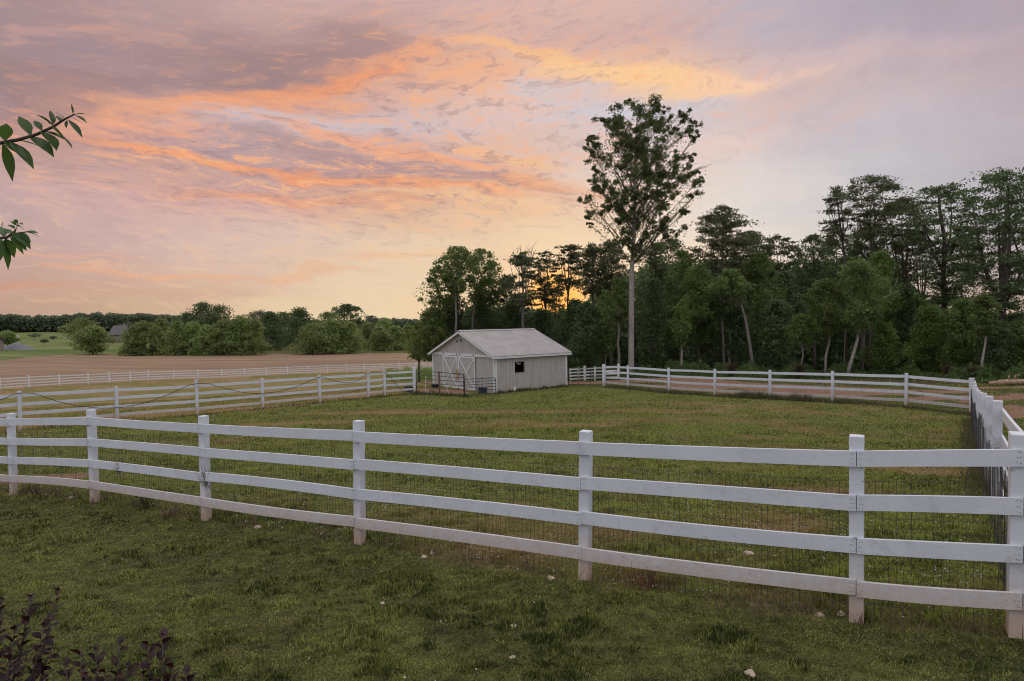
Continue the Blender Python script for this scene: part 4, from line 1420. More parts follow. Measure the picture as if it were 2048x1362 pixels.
# (base px, tip px, width factor)
LV1 = [((10, 282), (13, 243), .75), ((20, 283), (62, 330), .42), ((5, 286), (22, 350), .48), ((30, 281), (75, 290), .36), ((8, 284), (50, 313), .4), ((62, 272), (36, 227), .42), ((60, 271), (103, 308), .45),
       ((84, 262), (67, 238), .40), ((85, 262), (110, 295), .55), ((86, 262), (127, 277), .36), ((104, 256), (140, 291), .55), ((136, 239), (161, 270), .5), ((146, 229), (142, 204), .32), ((150, 229), (176, 228), .34),
       ((108, 252), (72, 227), .32), ((105, 250), (101, 217), .38), ((130, 239), (110, 222), .25), ((134, 240), (133, 254), .75), ((148, 230), (172, 244), .24), ((142, 234), (165, 247), .3), ((120, 244), (116, 230), .5), ((105, 252), (98, 246), .8),
       ((-25, 288), (-10, 340), .45), ((-40, 290), (-60, 235), .45), ((-70, 293), (-50, 350), .45), ((-95, 297), (-110, 240), .45)]
for (b_, t_, wf) in LV1:
    q0 = P(b_[0], b_[1], TRZ + rgn_.uniform(-.01, .01)) - tg; q1 = P(t_[0], t_[1], TRZ + rgn_.uniform(-.045, .045)) - tg
    L_ = (q1 - q0).length
    leaf_blades(lm, q0, q1 - q0 + Vector((0, 0, .12 * L_)), L_ * 1.05, L_ * wf * .84, .16, .14, rgn_)
finish_leaves('leaves', lm, 'leaf_near', myr)
shoot2 = [Vector((-2.68, 2.05, 2.32)), P(-130, 520, TRZ), P(-10, 478, TRZ), P(15, 474, TRZ), P(30, 462, TRZ), P(36, 450, TRZ)]
sb = MB(); sb.tube(rel(shoot2, tg), [.010, .008, .005, .004, .003, .002], 6)
sb.tube(rel([P(12, 475, TRZ), P(38, 466, TRZ), P(60, 463, TRZ)], tg), [.003, .0025, .0015], 5)
sb.build('branch', MAT['bark_dark'], myr, True)
lm = MB()
LV2 = [((2, 478), (14, 530), .6), ((12, 478), (27, 510), .6), ((20, 474), (44, 504), .5), ((24, 470), (50, 497), .45), ((30, 468), (58, 494), .45), ((38, 466), (60, 482), .35), ((50, 464), (78, 472), .35), ((52, 463), (76, 466), .3),
       ((34, 452), (20, 441), .5), ((33, 450), (46, 448), .4), ((36, 448), (28, 438), .4), ((36, 452), (47, 458), .4), ((30, 458), (15, 448), .45), ((8, 474), (-4, 450), .5), ((4, 460), (6, 440), .3), ((2, 480), (-8, 525), .6),
       ((15, 474), (8, 500), .55), ((26, 464), (40, 480), .55), ((10, 468), (22, 458), .6), ((-20, 482), (-10, 530), .5), ((-40, 490), (-50, 440), .5), ((-60, 495), (-45, 545), .5)]
for (b_, t_, wf) in LV2:
    q0 = P(b_[0], b_[1], TRZ + rgn_.uniform(-.01, .01)) - tg; q1 = P(t_[0], t_[1], TRZ + rgn_.uniform(-.04, .04)) - tg
    L_ = (q1 - q0).length
    leaf_blades(lm, q0, q1 - q0 + Vector((0, 0, .12 * L_)), L_ * 1.05, L_ * wf * .84, .16, .14, rgn_)
finish_leaves('leaves', lm, 'leaf_near', myr)
# unseen upper crown so that the sapling is whole from other positions
lm = MB()
for i in range(260):
    zz = rgn_.uniform(2.3, 4.0); c = Vector((-2.75 + rgn_.gauss(0, .22), 2.05 + rgn_.gauss(0, .3), zz)) - tg
    if c.x + tg.x > -2.25: continue
    a_ = rgn_.uniform(0, 6.28)
    leaf_blades(lm, c, (math.cos(a_), math.sin(a_), rgn_.uniform(-.6, .6)), .07, .032, .3, .12, rgn_)
finish_leaves('leaves', lm, 'leaf_near', myr)


def red_shrub(label, foot, shoots, seed, name='red_leaved_shrub'):
    rg = random.Random(seed)
    fz = Vector((foot.x, foot.y, h1(foot.x, foot.y)))
    root = thing(name, label, 'shrub', fz)
    st = MB(); lv = MB()
    for (tip, bend) in shoots:
        tip = tip - fz
        mid_ = tip * .5 + Vector((bend, 0, .10 * tip.length))
        pl_ = [Vector((0, 0, -.05)), mid_ * .5 + Vector((0, 0, .05)), mid_, tip * .78 + mid_ * .07, tip]
        st.tube(pl_, [.008, .007, .006, .0045, .002], 6)
        for k in range(34):
            f = .22 + .78 * k / 33
            i0 = min(int(f * 4), 3); q = pl_[i0].lerp(pl_[i0 + 1], f * 4 - i0)
            ax = (pl_[i0 + 1] - pl_[i0]).normalized()
            a_ = k * 2.4 + rg.uniform(-.4, .4)
            o1 = ax.orthogonal().normalized(); o2 = ax.cross(o1)
            dv = ax * rg.uniform(.5, 1.1) + (o1 * math.cos(a_) + o2 * math.sin(a_)) * rg.uniform(.5, 1.)
            L_ = rg.uniform(.055, .10) * (1.1 - .3 * f)
            leaf_blades(lv, q, dv, L_, L_ * .42, .3, .14, rg)
    st.build('stem', MAT['bark_dark'], root, True)
    finish_leaves('leaves', lv, 'leaf_red', root)


SZ = 2.75
red_shrub('dark red-leaved shrub with a tall slanting shoot in the bottom left corner', P(-60, 1420, SZ), [(P(118, 1182, SZ), 0.02), (P(62, 1195, SZ + .05), 0.), (P(30, 1260, SZ), 0), (P(5, 1200, SZ + .1), 0), (P(90, 1250, SZ - .05), 0.03),
          (P(-30, 1180, SZ), 0), (P(-70, 1230, SZ + .1), 0), (P(20, 1320, SZ - .1), 0), (P(100, 1300, SZ), 0)], 3)
red_shrub('low dark red-leaved shrub along the bottom edge, right of the tall slanting shoot', P(190, 1470, SZ), [(P(130, 1330, SZ), 0), (P(192, 1300, SZ), 0), (P(160, 1310, SZ + .1), 0), (P(240, 1285, SZ), 0.), (P(210, 1345, SZ), 0),
          (P(255, 1330, SZ - .05), 0), (P(172, 1350, SZ - .1), 0), (P(90, 1350, SZ), 0)], 5)
red_shrub('small dark red-leaved shrub touching the bottom edge, beside the open lawn', P(320, 1480, SZ), [(P(325, 1272, SZ), 0.01), (P(296, 1290, SZ + .05), 0), (P(345, 1335, SZ), 0), (P(285, 1335, SZ), 0), (P(375, 1345, SZ), 0)], 8)

# ------------------------------------------------------------------ far house, shed, flags, gravel
HZ = 285.0
hg = G(236, HZ)
hg = G(224, HZ)
house = thing('house', 'distant grey-brown farmhouse with a steep roof and a front porch, half behind the trees', 'house', hg, None, R(-14))
house.scale = (.66, .66, .72)
def gable_block(mbw, x0, x1, y0, y1, h_, rise, z0=0):
    """walls of a block whose ridge runs along x"""
    ym = (y0 + y1) / 2
    vs = [(x0, y0, z0), (x1, y0, z0), (x1, y1, z0), (x0, y1, z0), (x0, y0, h_), (x1, y0, h_), (x1, y1, h_), (x0, y1, h_), (x0, ym, h_ + rise), (x1, ym, h_ + rise)]
    mbw.add(vs, [(0, 1, 5, 4), (2, 3, 7, 6), (1, 2, 6, 9, 5), (3, 0, 4, 8, 7)])


def slope(mbr, x0, x1, ya, za, yb, zb, th_=.25):
    vs = [(x0, ya, za), (x1, ya, za), (x1, yb, zb), (x0, yb, zb), (x0, ya, za + th_), (x1, ya, za + th_), (x1, yb, zb + th_), (x0, yb, zb + th_)]
    mbr.add(vs, [(3, 2, 1, 0), (4, 5, 6, 7), (0, 1, 5, 4), (2, 3, 7, 6), (1, 2, 6, 5), (3, 0, 4, 7)])


w_ = MB(); gable_block(w_, -2, 9, 0, 8, 5.5, 4.6, -1); w_.build('wall', MAT['house'], house)
rf = MB(); slope(rf, -2.6, 9.6, -.7, 4.7, 4, 10.2); slope(rf, -2.6, 9.6, 8.7, 4.7, 4, 10.2)
rfo = rf.build('roof', MAT['house_roof'], house)
MB().box((5, 5.5, 10.3), .9, .9, 2.2).build('chimney', MAT['house'], rfo)
w_ = MB()
vs = [(-6.5, -4, -1), (.5, -4, -1), (.5, -4, 3.2), (-6.5, -4, 3.2), (-3, -4, 5.6), (-6.5, 2, -1), (.5, 2, -1), (.5, 2, 3.2), (-6.5, 2, 3.2), (-3, 2, 5.6)]
w_.add(vs, [(0, 1, 2, 4, 3), (6, 5, 8, 9, 7), (1, 6, 7, 2), (5, 0, 3, 8)]); w_.build('wing_wall', MAT['house'], house)
rf = MB()
for sx in (-1, 1):
    xe = -3 + sx * 4.1
    vs = [(-3, -4.6, 5.7), (xe, -4.6, 2.9), (xe, 2, 2.9), (-3, 2, 5.7), (-3, -4.6, 5.95), (xe, -4.6, 3.15), (xe, 2, 3.15), (-3, 2, 5.95)]
    rf.add(vs, [(0, 1, 2, 3), (7, 6, 5, 4), (0, 4, 5, 1), (1, 5, 6, 2), (2, 6, 7, 3)])
rf.build('wing_roof', MAT['house_roof'], house)
pr = MB(); slope(pr, -7, 4, -7, 2.5, -4.02, 3.1, .15)
pr.build('porch_roof', MAT['house_roof'], house)
for x in (-6.6, -4, -1.4, 1.2, 3.6): MB().box((x, -6.7, 1.0), .22, .22, 3.1).build('porch_post', MAT['pole'], house)
MB().box((-1.5, -5.4, -.45), 11, 3, .3).build('porch_floor', MAT['house'], house)
for (x, z, w2, h2, y) in ((-5, 1.3, 1, 1.5, -4.04), (-1.2, 1.3, 1, 1.5, -4.04), (-3, 3.7, .8, .9, -4.04), (2.5, 1.4, 1.1, 1.6, -.04), (6, 1.4, 1.1, 1.6, -.04), (3, 4.2, 1, 1.2, -.04), (6.5, 4.2, 1, 1.2, -.04)):
    f_ = MB().box((x, y, z), w2 + .3, .06, h2 + .3).build('window', MAT['pole'], house)
    MB().box((x, y - .05, z), w2, .06, h2).build('pane', MAT['glass'], f_)

g = G(-25, 205)
shed = thing('shed', 'grey outbuilding cut off by the left edge of the picture', 'shed', g, None, 0)
w_ = MB(); gable_block(w_, -7, 2.9, -3, 3, 3.0, 2.0, -.6); w_.build('wall', MAT['house'], shed)
rf = MB(); slope(rf, -7.4, 3.4, -3.5, 2.7, 0, 5.05, .2); slope(rf, -7.4, 3.4, 3.5, 2.7, 0, 5.05, .2); rf.build('roof', MAT['house_roof'], shed)
MB().box((0, -3.03, 1.), 1.4, .08, 2.2).build('door', MAT['lamp'], shed)

# grey gravel heap
g = G(38, 215)
n_ = 26; vs = []; fs = []
mb = MB()
for i in range(n_):
    for j in range(12):
        a_ = i / (n_ - 1) * 2 - 1; b_ = j / 11 * 2 - 1
        hh = 2.5 * max(0, 1 - abs(a_ + .15) ** 1.2 - .0 * b_) * max(0, 1 - b_ * b_) + .35 * (float(fbm(a_ * 6, b_ * 4, 3)) - .5) * (1 - b_ * b_) * (1 - a_ * a_)
        vs.append((a_ * 5.2, b_ * 3, hh - .05))
for i in range(n_ - 1):
    for j in range(11):
        fs.append((i * 12 + j, i * 12 + 12 + j, i * 12 + 13 + j, i * 12 + j + 1))
mb.add(vs, fs); o = mb.build('gravel_heap', MAT['gravel'], None, True); o.location = g
tag(o, 'heap of grey gravel on the lawn near the left edge', 'gravel heap')


def flagpole(x, Z, ytop, label):
    g = G(x, Z); hh = P(x, ytop, Z).z - g.z
    root = thing('flagpole', label, 'flagpole', g, 'flagpoles on the far lawn')
    MB().tube([(0, 0, 0), (0, 0, hh)], [.16, .12], 8).build('pole', MAT['pole'], root)
    fl = MB(); vs = []; fs = []
    for i in range(7):
        for j in range(9):
            f = i / 6; q = j / 8
            vs.append((.1 + f * 1.1 + .12 * math.sin(q * 4), .22 * math.sin(f * 7 + q * 2), hh - .1 - q * (hh * .48) - f * .9))
    for i in range(6):
        for j in range(8): fs.append((i * 9 + j, i * 9 + 9 + j, i * 9 + 10 + j, i * 9 + j + 1))
    fl.add(vs, fs).build('flag', MAT['flag'], root, True)


flagpole(34, 330, 668, 'white pole with a drooping pale flag, above the gravel heap')
flagpole(128, 330, 670.5, 'white pole with a drooping pinkish flag, left of the lone round tree')
for x, yb, w, lb in ((70, 692, 13, 'low dark shrub on the far lawn, just right of the gravel heap'), (88, 699, 10, 'rounder dark shrub with a visible stem, nearer than its neighbours on the far lawn'),
                     (107, 688, 8, 'flat little shrub on the far lawn below the pinkish flag'), (154, 687, 7, 'small round shrub tucked left of the lone tree')):
    Zs = 300 if yb < 695 else 250
    yt = 1e9
    gq = G(x, Zs); q = CM.transposed() @ (gq - Vector((0, 0, CAMZ))); ybase = 681 - F * q.y / -q.z
    make_tree('lawn_shrub', lb, 'shrub', x, Zs, ybase - w * 1.1, ybase - w * .6, w, 'bush', 'leaf_farther', 'bark_dark', 'round', .12, 500, .5, 8, int(x), 'shrubs on the far lawn')

# ------------------------------------------------------------------ far trees beyond the brown field
def gy_of(x, Z):
    gq = G(x, Z); q = CM.transposed() @ (gq - Vector((0, 0, CAMZ)))
    return 681 - F * q.y / -q.z


FT = [  # x, Z, ytop, w, material, label
    (186, 188, 654, 31, 'leaf_far', 'lone round tree standing where the brown field meets the green lawn'),
    (166, 262, 637, 30, 'leaf_far', 'pale taller tree rising just behind the lone round tree'),
    (15, 225, 664, 17, 'leaf_far', 'small tree beside the grey outbuilding at the left edge'),
    (266, 183, 655, 22, 'leaf_far', 'leftmost tree of the thicket at the field edge, right of the farmhouse'),
    (256, 300, 648, 22, 'leaf_farther', 'tree directly behind the farmhouse roof'),
    (290, 184, 644, 30, 'leaf_far', 'second tree of the thicket, domed, right of the leftmost one'),
    (322, 190, 639, 30, 'leaf_far', 'yellow-green tree in the thicket with the tallest left-hand crown'),
    (352, 182, 645, 26, 'leaf_far', 'conical tree near the middle of the thicket at the field edge'),
    (383, 183, 646, 26, 'leaf_far', 'rounded tree in the thicket straight below the great domed tree'),
    (414, 181, 652, 27, 'leaf_far', 'low spreading tree in the thicket below the right side of the great domed tree'),
    (447, 181, 640, 32, 'leaf_far', 'broad tree in the right half of the thicket'),
    (482, 181, 632, 30, 'leaf_far', 'tallest bright tree near the right end of the thicket'),
    (507, 180, 640, 24, 'leaf_far', 'bright green tree that ends the thicket on its right'),
    (404, 262, 606, 37, 'leaf_dark', 'great dark domed tree rising high behind the thicket, left part'),
    (436, 268, 611, 30, 'leaf_dark', 'dark domed tree merged with the right side of the great domed one'),
    (375, 255, 628, 22, 'leaf_dark', 'smaller dark tree at the left foot of the great domed tree'),
    (540, 205, 628, 28, 'leaf_dark', 'dark tree in the shaded gap right of the thicket'),
    (565, 235, 625, 32, 'leaf_dark', 'dark tree behind the gap, with a lumpy crown'),
    (600, 225, 618, 38, 'leaf_dark', 'tall dark rounded tree left of the big rounded bush'),
    (520, 265, 624, 26, 'leaf_farther', 'far tree with a ragged top above the right end of the thicket'),
    (655, 245, 627, 26, 'leaf_far', 'tree with a pointed ragged top behind the big rounded bush'),
    (625, 184, 650, 36, 'leaf_far', 'left half of the big rounded bush at the field edge'),
    (665, 184, 640, 34, 'leaf_far', 'middle mound of the big rounded bush at the field edge'),
    (699, 185, 646, 24, 'leaf_far', 'right mound of the big rounded bush, with orange-lit leaves'),
    (695, 262, 611, 28, 'leaf_dark', 'open-crowned tree standing up behind the big rounded bush'),
    (737, 215, 648, 26, 'leaf_far', 'rounded tree just right of the big rounded bush'),
    (745, 260, 633, 22, 'leaf_farther', 'dark tree with a pointed crown behind the gap right of the big rounded bush'),
    (768, 235, 640, 20, 'leaf_far', 'bright slim tree between the rounded tree and the barn woods'),
    (760, 200, 657, 24, 'leaf_far', 'low leafy tree at the field edge, left of the yellowish bushes'),
    (793, 205, 655, 22, 'leaf_far', 'yellow-green bushy tree at the field end, nearest the barn woods'),
    (818, 215, 652, 20, 'leaf_far', 'bushy tree peeping out left of the barn woods'),
]
for i, (x, Z, yt, w, mt, lb) in enumerate(FT):
    yb = gy_of(x, Z)
    n_ = int(5200 * (w / 30) ** 1.3)
    low = x not in (186, 695, 15)
    make_tree('field_tree', lb, 'tree', x, Z, yt - (2 if w < 30 else 0), yb - (2 if low else (yb - yt) * (.10 if x == 186 else .3)), w * 1.14, 'broad', mt, 'bark_dark', 'bush' if low and Z < 230 else 'round', .25, n_,
              .40 + Z * .0010, 42 if x != 695 else 24, 300 + i, 'trees beyond the brown field', rcf=(.24, .42) if x != 695 else (.16, .28))

# far-off woods on the skyline: one mass
def far_mass(name, label, x0, x1, Z0, Z1, top_fn, n, size, mat):
    x = rng.uniform(x0, x1, n); Z = rng.uniform(Z0, Z1, n)
    g0 = [G(xx, (Z0 + Z1) / 2) for xx in np.linspace(x0, x1, 12)]
    gz = np.interp(x, np.linspace(x0, x1, 12), [q.z for q in g0])
    ty = np.array([top_fn(xx) for xx in x])
    # crowns: bumps along the skyline
    bump = 6.5 * (vnoise(x * .09, Z * .03, 3) - .55) + 3.5 * (vnoise(x * .35, Z * .06, 8) - .5) + 2. * (vnoise(x * .95, Z * .2, 12) - .5)
    tz = CAMZ + (640 - (ty - bump) - .014 * (x - 1024)) / F * Z0 * (1 + .5 * (Z - Z0) / Z0)
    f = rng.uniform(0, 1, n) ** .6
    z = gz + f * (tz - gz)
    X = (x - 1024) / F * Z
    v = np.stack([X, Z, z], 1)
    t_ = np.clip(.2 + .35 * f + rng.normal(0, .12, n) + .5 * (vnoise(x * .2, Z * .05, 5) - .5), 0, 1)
    o_ = leaf_cloud(name, v, MAT[mat], size, None, .8, .6, tint=t_)
    return tag(o_, label, kind='stuff')


far_mass('far_woods', 'far dark wooded ridge along the skyline at the left', -260, 400, 420, 470, lambda x: 630 + 3 * math.sin(x * .02) + (1.2 if x > 200 else 0), 52000, 1.9, 'leaf_farther')
far_mass('far_woods', 'far low wooded ridge in the skyline gap left of the barn woods', 380, 1240, 640, 700, lambda x: 641 + 2 * math.sin(x * .03), 40000, 2.6, 'leaf_farther')

# ------------------------------------------------------------------ the woods right of and behind the barn
WG = 'trees of the woods behind the paddock'
T = make_tree
# behind the barn, left to right
T('broadleaf_tree', 'airy tree at the left end of the woods, its thin trunk behind the barn ridge', 'tree', 910, 62, 493, 585, 46, 'broad', 'leaf', 'bark_grey', 'round', .17, 6500, .20, 44, 1, WG, xc=915, rcf=(.15, .27))
T('broadleaf_tree', 'airy low-hanging tree at the far left edge of the woods, left of the barn peak', 'tree', 880, 63, 532, 628, 36, 'broad', 'leaf', 'bark_grey', 'round', .13, 3800, .20, 30, 2, WG, xc=876, rcf=(.14, .26))
T('broadleaf_tree', 'twin-stemmed tree just right of the thin trunk behind the barn ridge', 'tree', 940, 65, 498, 600, 40, 'broad', 'leaf', 'bark_grey', 'round', .15, 6000, .20, 40, 3, WG, xc=962, rcf=(.15, .27))
T('broadleaf_tree', 'tree with a drooping right side, second from the left among the tall airy ones', 'tree', 985, 68, 522, 605, 27, 'broad', 'leaf', 'bark_grey', 'round', .13, 3000, .20, 26, 4, WG, rcf=(.16, .28))
T('broadleaf_tree', 'dense dark leafy tree reaching the ground left of the barn', 'tree', 866, 62, 616, 715, 42, 'bush', 'leaf', 'bark_dark', 'bush', .15, 9000, .21, 60, 5, WG)
T('broadleaf_tree', 'lower bright leafy tree outermost left of the barn, at the field corner', 'tree', 838, 66, 648, 716, 22, 'bush', 'leaf_bright', 'bark_dark', 'bush', .12, 3600, .2, 36, 6, WG)
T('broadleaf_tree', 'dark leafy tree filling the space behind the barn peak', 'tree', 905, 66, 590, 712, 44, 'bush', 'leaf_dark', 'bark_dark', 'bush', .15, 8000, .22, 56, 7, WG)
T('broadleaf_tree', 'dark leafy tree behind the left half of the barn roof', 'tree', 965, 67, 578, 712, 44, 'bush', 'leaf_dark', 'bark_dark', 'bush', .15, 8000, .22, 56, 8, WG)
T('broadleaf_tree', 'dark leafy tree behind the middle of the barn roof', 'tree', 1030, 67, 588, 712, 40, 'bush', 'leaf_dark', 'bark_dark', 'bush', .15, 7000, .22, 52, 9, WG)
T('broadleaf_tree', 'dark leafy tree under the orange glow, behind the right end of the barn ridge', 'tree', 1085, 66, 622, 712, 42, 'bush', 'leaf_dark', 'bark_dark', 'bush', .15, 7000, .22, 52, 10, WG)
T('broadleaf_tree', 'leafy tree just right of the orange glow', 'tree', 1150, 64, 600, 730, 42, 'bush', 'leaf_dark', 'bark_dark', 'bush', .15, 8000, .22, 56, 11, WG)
T('pine_tree', 'flat-topped pine whose grey trunk shows above the barn ridge', 'tree', 1047, 64, 505, 610, 40, 'layered', 'needle', 'bark_grey', 'dome', .20, 4800, .19, 80, 12, WG, dead_twigs=5)
T('pine_tree', 'slim rounded pine left of the round-headed pine', 'tree', 1092, 66, 502, 610, 28, 'layered', 'needle', 'bark_dark', 'dome', .17, 3600, .19, 64, 13, WG, dead_twigs=4)
T('pine_tree', 'round-headed pine standing against the sunset glow', 'tree', 1137, 64, 489, 575, 31, 'layered', 'needle', 'bark_dark', 'round', .18, 4200, .19, 70, 14, WG, dead_twigs=6)
T('pine_tree', 'dark pine between the round-headed pine and the giant lone tree', 'tree', 1187, 62, 486, 590, 40, 'pine', 'needle', 'bark_dark', 'dome', .18, 5600, .24, 30, 15, WG, dead_twigs=4)
T('pine_tree', 'dense pine close against the left side of the giant lone trunk', 'tree', 1222, 64, 474, 610, 40, 'pine', 'needle', 'bark_dark', 'dome', .18, 6200, .24, 32, 16, WG)
T('pine_tree', 'lower pine half hidden under the sunset glow', 'tree', 1112, 74, 545, 640, 26, 'pine', 'needle', 'bark_dark', 'dome', .15, 2600, .24, 20, 17, WG)
T('pine_tree', 'small pine in the gap between the flat-topped pine and the airy trees', 'tree', 1012, 70, 545, 620, 26, 'pine', 'needle', 'bark_dark', 'dome', .14, 2800, .24, 20, 18, WG)
# dead tree
g = G(1048, 72); dead = thing('dead_tree', 'leafless dead tree whose bare twigs stand above the pines behind the barn', 'tree', g, WG)
mb = MB(); rg = random.Random(12)
tops = [(1040, 488), (1066, 490), (1026, 503), (1052, 494), (1033, 496), (1060, 500), (1018, 512), (1072, 499)]
b0 = P(1046, 560, 72) - g
mb.tube([Vector((0, 0, -.2)), (b0) * .5, b0], [.18, .14, .09], 6)
for (x, y) in tops:
    e = P(x, y, 72) - g; m_ = b0.lerp(e, .5) + Vector((rg.uniform(-.3, .3), rg.uniform(-.3, .3), 0))
    mb.tube([b0, m_, e], [.07, .045, .02], 4, False)
    for k in range(5):
        q = m_.lerp(e, rg.uniform(0, .95)); mb.tube([q, q + Vector((rg.uniform(-.5, .5), rg.uniform(-.3, .3), rg.uniform(.2, .9)))], [.025, .012], 3, False)
mb.build('trunk', MAT['bark_grey'], dead, True)

# ---- the giant lone tree: crown outline (fraction of crown height, left, right half-widths in photo px about x=1268)
HZt = 52.0
g = G(1262, HZt)
hero = thing('tall_tree', 'giant lone tree with a long bare pale trunk, its ragged crown towering over the woods', 'tree', g)
LOBES = [(580, 90, 35), (540, 150, 60), (650, 120, 45), (740, 150, 55), (820, 140, 45), (940, 150, 50), (1045, 250, 45), (950, 210, 40), (1040, 340, 45), (450, 200, 60), (370, 270, 55), (330, 340, 50), (270, 400, 40),
         (310, 440, 55), (290, 490, 30), (500, 250, 80), (600, 220, 80), (700, 220, 70), (800, 230, 60), (870, 260, 40), (420, 330, 70), (520, 380, 90), (620, 350, 90), (720, 330, 70), (830, 380, 50), (930, 340, 60),
         (980, 300, 40), (450, 420, 70), (560, 480, 90), (660, 460, 90), (760, 430, 70), (880, 440, 70), (970, 450, 50), (1010, 510, 40), (350, 550, 40), (320, 580, 30), (480, 530, 60), (600, 570, 80), (700, 560, 80),
         (800, 540, 70), (910, 560, 70), (1000, 580, 50), (1060, 580, 20), (330, 660, 45), (300, 720, 50), (250, 790, 40), (380, 700, 40), (490, 640, 50), (600, 670, 70), (700, 660, 80), (800, 660, 70), (900, 660, 60),
         (1000, 660, 50), (1060, 650, 35), (1070, 720, 40), (1020, 780, 35), (430, 770, 50), (420, 830, 50), (350, 870, 50), (290, 900, 40), (285, 970, 25), (480, 860, 50), (540, 780, 50), (600, 780, 50), (680, 760, 60),
         (780, 740, 60), (820, 790, 45), (930, 870, 45), (520, 930, 50), (600, 900, 60), (680, 870, 50), (750, 870, 60), (820, 900, 50), (960, 890, 25), (560, 1000, 50), (640, 960, 50), (720, 960, 60), (800, 990, 55),
         (880, 1010, 50), (960, 1000, 40), (840, 1060, 35), (700, 1040, 50), (590, 1060, 50), (540, 1090, 40), (650, 1110, 40), (590, 1130, 30)]
rg = np.random.default_rng(5)
mpp = HZt / F
tpx = [(1262, 745), (1263, 640), (1264, 540), (1267, 470), (1269, 400), (1270, 330), (1272, 270), (1275, 215)]
tw = [.245, .212, .185, .155, .12, .085, .05, .02]
tpts = [P(x, y, HZt) - g for x, y in tpx]; tpts[0].z = -.3
for i in range(1, 7): tpts[i] += Vector((rg.normal(0, .03), rg.normal(0, .05), 0))
br = MB(); br.tube([tpts[0], tpts[0].lerp(tpts[1], .06)] + tpts[1:], [.30] + tw, 14)
lb_ = MB()
tz = np.array([q.z for q in tpts]); tx = np.array([q.x for q in tpts])
C = []; S = []
todo = []
for (cx_, cy_, r_) in LOBES:
    hw = np.interp(cy_, [60, 200, 400, 700, 850, 1000, 1140], [180, 330, 400, 420, 340, 220, 60])
    off_ = (cx_ - 615) / hw
    dep = hw * .8 * math.sqrt(max(0, 1 - min(1, off_ * off_)))
    ys = [rg.uniform(-1, 1) * dep]
    if dep > 200 and rg.uniform() < .55: ys = [rg.uniform(.25, 1) * dep, -rg.uniform(.25, 1) * dep]
    for yv in ys: todo.append((cx_ / 3.585 + 1100, cy_ / 3.585 + 180, r_ / 3.585 * mpp, yv / 3.585 * mpp))
for (px_, py_, rc, yv) in todo:
    q = P(px_, py_, HZt) - g; q.y = yv
    ns_ = rg.integers(4, 7)
    hd = math.hypot(q.x - float(np.interp(q.z, tz, tx)), q.y)
    za = max(q.z - hd * rg.uniform(.6, 1.5) - .5, P(1264, 530, HZt).z - g.z)
    a_ = Vector((float(np.interp(za, tz, tx)), 0, za))
    ra = float(np.interp(za, tz, tw)); r0 = min(ra * .45, .016 + .008 * hd)
    m1 = a_.lerp(q, .5) + Vector((rg.normal(0, .16), rg.normal(0, .16), .06 * hd))
    spray(C, S, a_, m1, q, int(46 + 20 * hd), rg, .17, .15)
    lb_.tube([a_, a_.lerp(m1, .5) + Vector((0, 0, -.03 * hd)), m1, m1.lerp(q, .6) + Vector(rg.normal(0, .06, 3)), q], [r0, r0 * .8, r0 * .55, r0 * .3, .010], 5, False)
    for k in range(ns_):
        sc = np.array(q) + rg.normal(0, rc * .50, 3)
        m_ = int(70 * (rc / .6) ** 1.6 * rg.uniform(.6, 1.4)) + 6
        C.append(clump_points(sc, rc * rg.uniform(.26, .46), m_, rg, .85, .55)); S.append(np.clip(rg.normal(.4, .22, m_) + rg.normal(0, .1), 0, 1))
        if k < 4: lb_.tube([m1.lerp(q, .5 + .12 * k), Vector(sc)], [.018, .006], 3, False)
for (x, y) in ((1425, 328), (1416, 334), (1408, 331)):
    e = P(x, y, HZt) - g; a_ = P(1375, 349, HZt) - g
    lb_.tube([a_, a_.lerp(e, .5) + Vector((0, 0, .1)), e], [.04, .025, .008], 4, False)
a_ = P(1268, 410, HZt) - g
lb_.tube([a_, P(1330, 375, HZt) - g, P(1377, 349, HZt) - g], [.09, .06, .04], 5, False)
br.build('trunk', MAT['bark_pale'], hero, True)
lb_.build('limbs', MAT['bark_dark'], hero, True)
for i in range(90):
    y = rg.uniform(280, 525); q = np.array(P(1268 + rg.normal(0, 13 + 20 * (y < 440)), y, HZt) - g); q[1] = rg.normal(0, .8)
    C.append(clump_points(q, rg.uniform(.25, .5), 30, rg, 1.3, .5)); S.append(np.clip(rg.normal(.3, .2, 30), 0, 1))
C = np.vstack(C); S = np.concatenate(S)
leaf_cloud('crown', C, MAT['leaf_hero'], .15, hero, .62, .4, tint=S, rg=rg)

# right of the giant
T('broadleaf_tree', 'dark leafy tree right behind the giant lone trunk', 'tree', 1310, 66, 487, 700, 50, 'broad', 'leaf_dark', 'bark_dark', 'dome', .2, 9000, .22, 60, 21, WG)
T('broadleaf_tree', 'leafy tree filling the gap between the giant trunk and the peaked pine', 'tree', 1362, 64, 502, 690, 44, 'broad', 'leaf', 'bark_dark', 'dome', .18, 8000, .22, 54, 22, WG)
T('pine_tree', 'tall peaked pine in the middle of the woods, second tallest after the giant', 'tree', 1440, 60, 414, 610, 66, 'layered', 'needle', 'bark_dark', 'dome', .22, 16000, .18, 230, 23, WG, xc=1447)
T('broadleaf_tree', 'leafy green tree below the peaked pine, left part', 'tree', 1400, 57, 528, 680, 52, 'broad', 'leaf', 'bark_dark', 'dome', .16, 10000, .20, 60, 24, WG)
T('broadleaf_tree', 'leafy green tree below the peaked pine, right part', 'tree', 1520, 58, 505, 690, 50, 'broad', 'leaf', 'bark_dark', 'dome', .16, 9500, .20, 60, 25, WG)
T('pine_tree', 'ragged pine on the skyline right of the peaked pine', 'tree', 1555, 72, 474, 580, 46, 'layered', 'needle', 'bark_dark', 'umbrella', .16, 4200, .22, 70, 26, WG)
